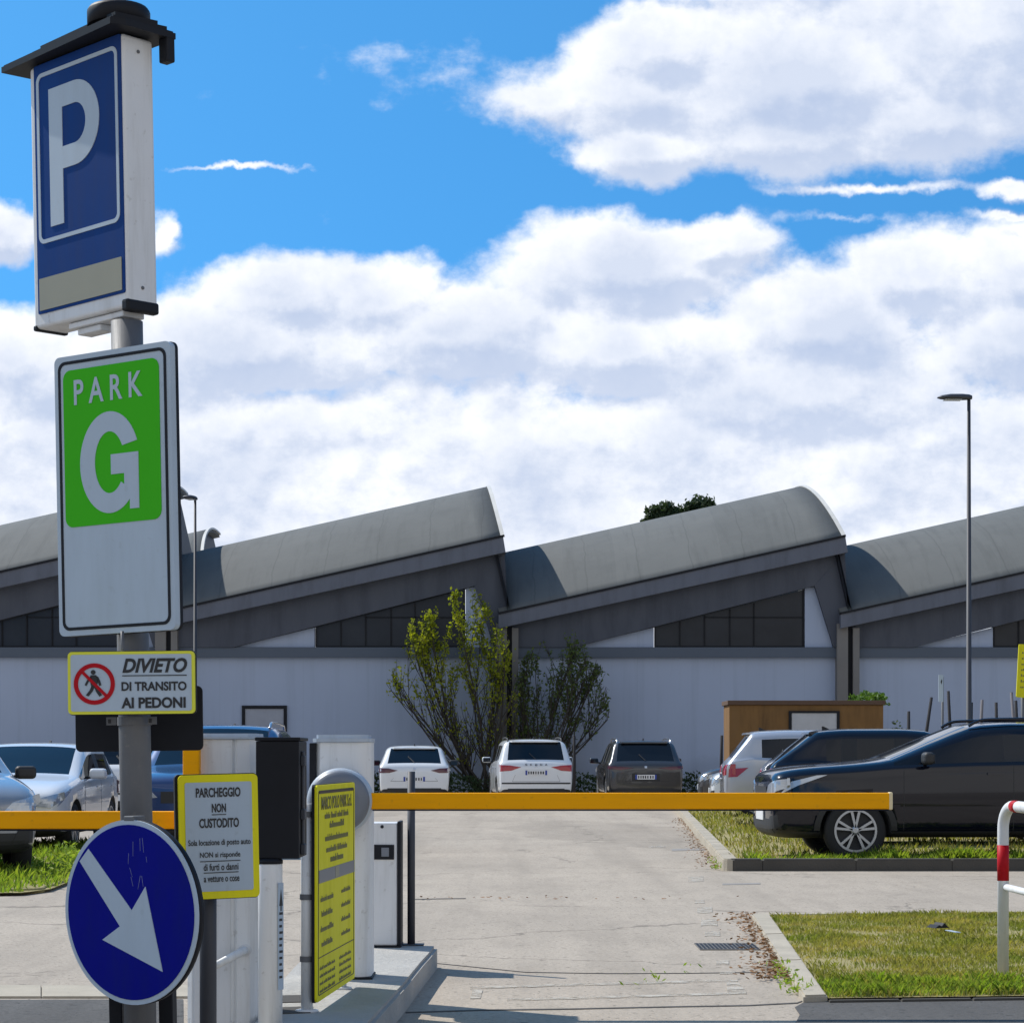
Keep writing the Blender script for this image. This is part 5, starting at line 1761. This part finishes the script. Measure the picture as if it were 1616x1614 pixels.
    for k, nme in names.items():
        split_mesh(ev, [k], nme, [M_GLASS], root)
    for k in range(4, nm):
        split_mesh(ev, [k], 'side_window', [M_GLASS], root)
    bpy.data.meshes.remove(ev)

    DIR = {'front': Vector((1, 0, 0)), 'rear': Vector((-1, 0, 0)), 'left': Vector((0, 1, 0)), 'right': Vector((0, -1, 0)), 'top': Vector((0, 0, 1))}
    def decal(side, poly, name, m, parent=root, off=0.004, thick=0.02, res=0.05, mirror=False, lim=0.17):
        """a fitted piece that follows the body's surface"""
        made = []
        for sgn in ((1, -1) if mirror else (1,)):
            dv_ = DIR[side]
            b_ = bmesh.new()
            def p3(u, v):
                if side in ('front', 'rear'): return Vector((0, u * sgn, v))
                if side in ('left', 'right'): return Vector((u, 0, v))
                return Vector((u, v * sgn, 0))
            fc = b_.faces.new([b_.verts.new(p3(*p)) for p in poly])
            us = [p[0] for p in poly]; vs_ = [p[1] for p in poly]
            a1, a2 = {'front': (1, 2), 'rear': (1, 2), 'left': (0, 2), 'right': (0, 2), 'top': (0, 1)}[side]
            for ax_i, arr, sg in ((a1, us, sgn if side in ('front', 'rear') else 1), (a2, vs_, sgn if side == 'top' else 1)):
                lo, hi = min(arr), max(arr)
                n_ = int((hi - lo) / res)
                for k in range(1, n_ + 1):
                    pos = Vector((0, 0, 0)); pos[ax_i] = (lo + (hi - lo) * k / (n_ + 1)) * sg
                    no = Vector((0, 0, 0)); no[ax_i] = 1
                    bmesh.ops.bisect_plane(b_, geom=b_.verts[:] + b_.edges[:] + b_.faces[:], plane_co=pos, plane_no=no)
            hits = {}
            axd = [i for i in range(3) if abs(dv_[i]) > 0.5][0]
            for v in b_.verts:
                h_ = bvh.ray_cast(v.co + dv_ * 10, -dv_)
                if h_[0] is not None:
                    hits[v] = h_[0][axd]
            if not hits:
                b_.free()
                continue
            ext = max(h_ * dv_[axd] for h_ in hits.values())
            for v in hits:
                hits[v] = max(hits[v] * dv_[axd], ext - lim) * dv_[axd]
            for v in b_.verts:
                if v in hits:
                    v.co[axd] = hits[v] + dv_[axd] * off
                else:
                    q = min(hits, key=lambda w_: (w_.co - v.co).length_squared - (w_.co[axd] - v.co[axd]) ** 2)
                    v.co[axd] = hits[q] + dv_[axd] * off
            r_ = bmesh.ops.extrude_face_region(b_, geom=b_.faces[:])
            for e in r_['geom']:
                if isinstance(e, bmesh.types.BMVert):
                    e.co -= dv_ * thick
            bmesh.ops.recalc_face_normals(b_, faces=b_.faces[:])
            me_ = bpy.data.meshes.new(name)
            b_.to_mesh(me_); b_.free()
            me_.materials.append(m)
            made.append(link(name, me_, parent))
        return made
    rect = lambda u0, u1, v0, v1: [(u0, v0), (u1, v0), (u1, v1), (u0, v1)]

    # wheels
    key = (round(r, 3), spokes, rim_m.name)
    if key not in WHEELS:
        WHEELS[key] = wheel_meshes(r, spokes, rim_m)
    tme, rme = WHEELS[key]
    for ax_ in (axf, axr):
        for s in (1, -1):
            we = bpy.data.objects.new('wheel', None)
            COL.objects.link(we)
            we.parent = root
            we.location = (ax_, s * (hw - 0.135), r)
            we.rotation_euler = (0, 0, 0 if s < 0 else math.pi)
            link('tyre', tme, we); link('rim', rme, we)
    # mirrors
    for s in (1, -1):
        m = MB()
        my0, my1 = sorted((s * (hw + 0.0), s * (hw + 0.225)))
        m.box((cowl - 0.42, my0, belt + 0.015), (cowl - 0.30, my1, belt + 0.155), M_TRIM if mirror_black else paintm, 0.045, seg=4)
        m.tube([(cowl - 0.37, s * (hw - 0.07), belt + 0.02), (cowl - 0.36, s * (hw + 0.05), belt + 0.055)], 0.022, M_TRIM, 8)
        m.box((cowl - 0.425, s * (hw + 0.02) if s > 0 else s * (hw + 0.2), belt + 0.03), (cowl - 0.415, s * (hw + 0.2) if s > 0 else s * (hw + 0.02), belt + 0.135), M_GLASS, 0.004)
        m.build('mirror', root)
    # fin aerial, wiper
    m = MB(); m.prism([(0.09, 0), (-0.05, 0), (-0.055, 0.055), (-0.035, 0.06)], -0.012, 0.012, M_TRIM)
    m.build('aerial', root, (rend + 0.22, 0, zr - 0.005))
    # rails
    if rails:
        for s in (1, -1):
            m = MB()
            x0_, x1_ = hdr - 0.12, rend + 0.10
            y_ = s * (wr - 0.075)
            zz_ = zr + 0.030
            m.tube(spline([(x0_ + 0.16, y_, zr - 0.035), (x0_ + 0.04, y_, zz_ - 0.005), (x0_ - 0.15, y_, zz_ + 0.012), ((x0_ + x1_) / 2, y_, zz_ + 0.016), (x1_ + 0.15, y_, zz_ - 0.005), (x1_ + 0.03, y_, zz_ - 0.02), (x1_ - 0.06, y_, zr - 0.07)], 5), 0.017, rails, 8)
            m.build('roof_rail', root)
    # doors, handles, seams
    for sd_ in ('left', 'right'):
        zlo, zhi = zb + 0.10, belt + 0.0
        for x_ in (cowl - 0.12, b1 - 0.05, c1 - 0.16):
            decal(sd_, [(x_ - 0.004, zlo), (x_ + 0.004, zlo), (x_ + 0.004, zhi), (x_ - 0.004, zhi)], 'door_seam', M_TRIM, off=0.0015, thick=0.004, res=0.06)
        for x_ in (b1 + 0.06, c1 - 0.05):
            decal(sd_, rect(x_, x_ + 0.19, belt - 0.10, belt - 0.075), 'door_handle', paintm, off=0.02, thick=0.03)
        decal(sd_, rect(axr + r * 1.18, axf - r * 1.18, zb + 0.015, zb + 0.115), 'sill', M_TRIM, off=0.008, thick=0.02, res=0.12)
    # rear end
    tp = tail_poly or [(0.42, belt - 0.17), (0.66, belt - 0.22), (hw - 0.02, belt - 0.20), (hw - 0.03, belt - 0.02), (0.60, belt - 0.06)]
    tl = []
    tl += decal('rear', tp, 'tail_lamp', M_TAIL if rear != 'dark' else M_TAILD, off=0.010, thick=0.03, res=0.03, mirror=True)
    if rear == 'wrap':
        for sd_ in ('left', 'right'):
            decal(sd_, [(-f + 0.07, belt - 0.24), (-f + 0.22, belt - 0.23), (-f + 0.40, belt - 0.08), (-f + 0.08, belt - 0.10)], 'tail_lamp', M_TAIL, off=0.010, thick=0.03, res=0.04)
    pz = belt - 0.22 if rear != 'dark' else belt - 0.30
    if extra != 'low_plate':
        rec = decal('rear', rect(-0.34, 0.34, pz - 0.10, pz + 0.09), 'plate_recess', M_TRIM if paintm is not M_CWHITE else paintm, off=0.0015, thick=0.01)
    pl_ = decal('rear', rect(-0.26, 0.26, pz - 0.057, pz + 0.057), 'number_plate', M_PLATE, off=0.012, thick=0.01)
    for p_ in pl_:
        decal('rear', rect(-0.26, -0.215, pz - 0.056, pz + 0.056), 'plate_band', M_PLBLUE, p_, 0.0145, 0.004)
        decal('rear', rect(0.215, 0.26, pz - 0.056, pz + 0.056), 'plate_band', M_PLBLUE, p_, 0.0145, 0.004)
        rr2 = random.Random(seed)
        for k in range(7):
            u_ = -0.185 + k * 0.056 + (0.02 if k > 1 else 0) * 0.6
            decal('rear', rect(u_, u_ + rr2.uniform(0.026, 0.034), pz - 0.033, pz + 0.033), 'plate_mark', M_INK, p_, 0.0145, 0.004)
    decal('rear', rect(-hw * 0.74, hw * 0.74, zb + 0.02, zb + 0.19), 'rear_diffuser', M_TRIM, off=0.006, thick=0.02)
    if rear in ('suv', 'wrap'):
        decal('rear', rect(-hw * 0.90, hw * 0.90, zb + 0.30, zb + 0.335), 'bumper_strip', M_TRIM, off=0.007, thick=0.02)
    for q_ in ([(0.50, belt - 0.27), (0.505, belt - 0.27), (0.575, zb + 0.36), (0.57, zb + 0.36)],):
        decal('rear', q_, 'tailgate_seam', M_TRIM, off=0.002, thick=0.006, mirror=True)
    decal('rear', rect(-0.57, 0.57, zb + 0.355, zb + 0.362), 'tailgate_seam', M_TRIM, off=0.002, thick=0.006)
    m = MB()
    m.hprism([(rend + 0.06, -wr + 0.12), (rend + 0.06, wr - 0.12), (rend - 0.09, wr - 0.17), (rend - 0.09, -wr + 0.17)], zr - 0.068, zr - 0.036, paintm, 0.012)
    m.build('roof_spoiler', root)
    decal('rear', [(-0.02, belt + 0.10), (0.02, belt + 0.10), (0.16, belt + 0.24), (0.14, belt + 0.26)], 'wiper', M_TRIM, off=0.012, thick=0.01)
    decal('rear', rect(-0.03, 0.03, belt - 0.085, belt - 0.03), 'badge', M_CHROME, off=0.010, thick=0.01)
    # front end
    decal('front', rect(-0.42, 0.42, hood - 0.36, hood - 0.22), 'grille', M_TRIM, off=0.006, thick=0.02)
    decal('front', rect(-hw * 0.72, hw * 0.72, zb + 0.06, zb + 0.22), 'lower_grille', M_TRIM, off=0.008, thick=0.02)
    decal('front', [(0.46, hood - 0.29), (0.70, hood - 0.32), (hw - 0.025, hood - 0.20), (hw - 0.04, hood - 0.12), (0.55, hood - 0.20)], 'headlight', M_HEAD, off=0.010, thick=0.03, res=0.03, mirror=True)
    decal('front', rect(-0.26, 0.26, zb + 0.20, zb + 0.31), 'number_plate', M_PLATE, off=0.016, thick=0.012)
    for sd_ in ('left', 'right'):
        decal(sd_, [(f - 0.10, hood - 0.30), (f - 0.30, hood - 0.20), (f - 0.62, hood - 0.085), (f - 0.50, hood - 0.09), (f - 0.22, hood - 0.16)], 'headlight', M_HEAD, off=0.008, thick=0.02, res=0.04)
    decal('front', [(hw * 0.60, zb + 0.10), (hw * 0.86, zb + 0.12), (hw * 0.86, zb + 0.27), (hw * 0.68, zb + 0.25)], 'fog_lamp', M_TRIM, off=0.012, thick=0.02, mirror=True)
    if front == 'clad':
        for sd_ in ('left', 'right'):
            for ax_ in (axf, axr):
                o_ = [(ax_ + r * 1.36 * math.cos(R(a)), r + r * 1.30 * math.sin(R(a))) for a in range(0, 181, 12)]
                i_ = [(ax_ + r * 1.165 * math.cos(R(a)), r + r * 1.165 * math.sin(R(a))) for a in range(180, -1, -12)]
                o_ = [p for p in o_ if -f + 0.02 < p[0] < f - 0.03]
                decal(sd_, o_ + i_, 'arch_trim', M_TRIM, off=0.012, thick=0.02, res=0.05)
    return root, decal, dict(hw=hw, f=f, belt=belt, hood=hood, zb=zb, cowl=cowl, hdr=hdr, axf=axf)

H90 = math.pi / 2
# --- three cars at the shed, tails to the camera
def at(px, d): return (px - CX) / F * d
hdg = H90 + R(2.5)
car('white hatchback with slim dark tail lamps, left of the taller tree', (at(655, 52.3) - 0.1, 52.3 + 2.1, 0), H90 + R(2.2), L=4.2, Wd=1.76, Ht=1.47, wb=2.6, fo=0.88, r=0.315, belt=0.95, hood=0.93, paintm=M_CWHITE, rear_run=0.50, rear='dark',
    tail_poly=[(0.40, 0.86), (0.60, 0.80), (0.855, 0.80), (0.85, 0.92), (0.62, 0.91)], seed=1, cabin=0.77, mirror_black=True, extra='low_plate')
b_, dcl, sp = car('white sport utility car with dark bumper line before the grey pier', (at(848, 51.6) - 0.18, 51.6 + 2.2, 0), H90 + R(4.0), L=4.4, Wd=1.84, Ht=1.63, wb=2.64, fo=0.88, r=0.335, belt=1.03, hood=1.0, paintm=M_CWHITE, rear_run=0.36, rear='suv',
    tail_poly=[(0.36, 0.945), (0.60, 0.86), (0.875, 0.84), (0.885, 1.0), (0.62, 0.985)], rails=M_TRIM, seed=2, cabin=0.79)
lt = MB()
for i, ch in enumerate('SKODA'):
    text_into(lt, ch, -0.24 + i * 0.12, 1.005, 0.055, 0.045, 0, M_TRIM, 0.02, thick=0.006)
lt.build('badge_lettering', b_, (-2.205, 0, 0), (0, 0, -H90))
car('anthracite sport utility car with chrome roof rails, right of the white one', (at(1022, 52.3) - 0.12, 52.3 + 2.2, 0), H90 + R(2.0), L=4.45, Wd=1.90, Ht=1.61, wb=2.7, fo=0.92, r=0.345, belt=1.0, hood=1.0, paintm=M_CGREY, rear_run=0.42, rear='dark',
    tail_poly=[(0.30, 0.92), (0.60, 0.87), (0.92, 0.90), (0.91, 0.97), (0.60, 0.955)], rails=M_CHROME, seed=3, cabin=0.77)
# --- row on the grass at right
nx = at(1214, 24.2)
b_, dcl, sp = car('blue-black sport utility car in profile behind the shade-darkened kerb', (nx + 2.24, 24.15 + 0.92, 0.05), math.pi + R(2.0), L=4.5, Wd=1.84, Ht=1.575, wb=2.68, fo=0.94, r=0.345, belt=1.07, hood=1.055, paintm=M_CBLACK, rear_run=0.45, rails=M_CBLACK, screen_run=0.95, front='clad', seed=4, cabin=0.80, mirror_black=True, zb=0.25)
car('dark bonneted car mostly hidden behind the blue-black car', (at(1252, 28.0) + 2.15, 28.0 + 0.9, 0.05), math.pi, L=4.3, Wd=1.80, Ht=1.54, wb=2.6, fo=0.88, r=0.33, belt=1.04, hood=1.06, paintm=M_CBLACK, seed=5)
car('dark estate car with red tail lamps between the silver car and the blue-black car', (at(1216, 31.6) + 2.25, 31.6 + 0.9, 0.05), R(-2), L=4.5, Wd=1.82, Ht=1.59, wb=2.65, fo=0.88, r=0.335, belt=1.02, hood=1.0, paintm=M_CBLACK, rear_run=0.62, rear='wrap', seed=6)
car('silver sport utility car with large red tail lamps in front of the ochre hut', (at(1148, 35.6) + 2.2, 35.6 + 0.9, 0.05), R(-3), L=4.4, Wd=1.84, Ht=1.62, wb=2.6, fo=0.90, r=0.335, belt=1.06, hood=1.0, paintm=M_CSILV, rear_run=0.36, rear='wrap', seed=7)
car('white car showing only its nose left of the silver car', (at(1127, 41.0) + 2.05, 41.0 + 0.9, 0.05), math.pi - R(4), L=4.1, Wd=1.76, Ht=1.46, wb=2.5, fo=0.85, r=0.31, belt=0.95, hood=0.92, paintm=M_CWHITE, seed=8)
car('dark car showing only its nose beyond the white car nose', (at(1108, 46.0) + 2.05, 46.0 + 0.9, 0.05), math.pi - R(4), L=4.1, Wd=1.76, Ht=1.46, wb=2.5, fo=0.85, r=0.31, belt=0.95, hood=0.92, paintm=M_CGREY, seed=9)
# --- cars at left
car('white hatchback facing the camera behind the left amber arm', (at(102, 26.8) - 0.88, 26.8 + 2.0, 0.0), -H90, L=4.0, Wd=1.75, Ht=1.41, wb=2.48, fo=0.84, r=0.315, belt=0.91, hood=0.90, paintm=M_CWHITE, screen_run=0.80, seed=10, zb=0.2)
car('mid grey car nose cut by the left edge of the view', (-6.36, 23.3, 0.0), -H90 + R(24), L=4.2, Wd=1.78, Ht=1.47, wb=2.55, fo=0.86, r=0.33, belt=0.97, hood=0.97, paintm=M_CGRY2, seed=11, mirror_black=True, rim_m=M_DGREY)
car('blue sport utility car with silver roof rails behind the left barrier cabinet', (at(430, 26.0) - 0.93, 26.0 + 2.2, 0.0), -H90, L=4.4, Wd=1.86, Ht=1.64, wb=2.65, fo=0.88, r=0.345, belt=1.02, hood=1.02, paintm=M_CBLUE, rails=M_CHROME, seed=12)
car('white estate car half hidden by the sign post, behind the white hatchback', (at(193, 38.0), 38.0 + 2.1, 0.0), H90, L=4.2, Wd=1.76, Ht=1.46, wb=2.55, fo=0.86, r=0.32, belt=0.98, hood=0.95, paintm=M_CWHITE, rear='suv', rear_run=0.35, seed=13)
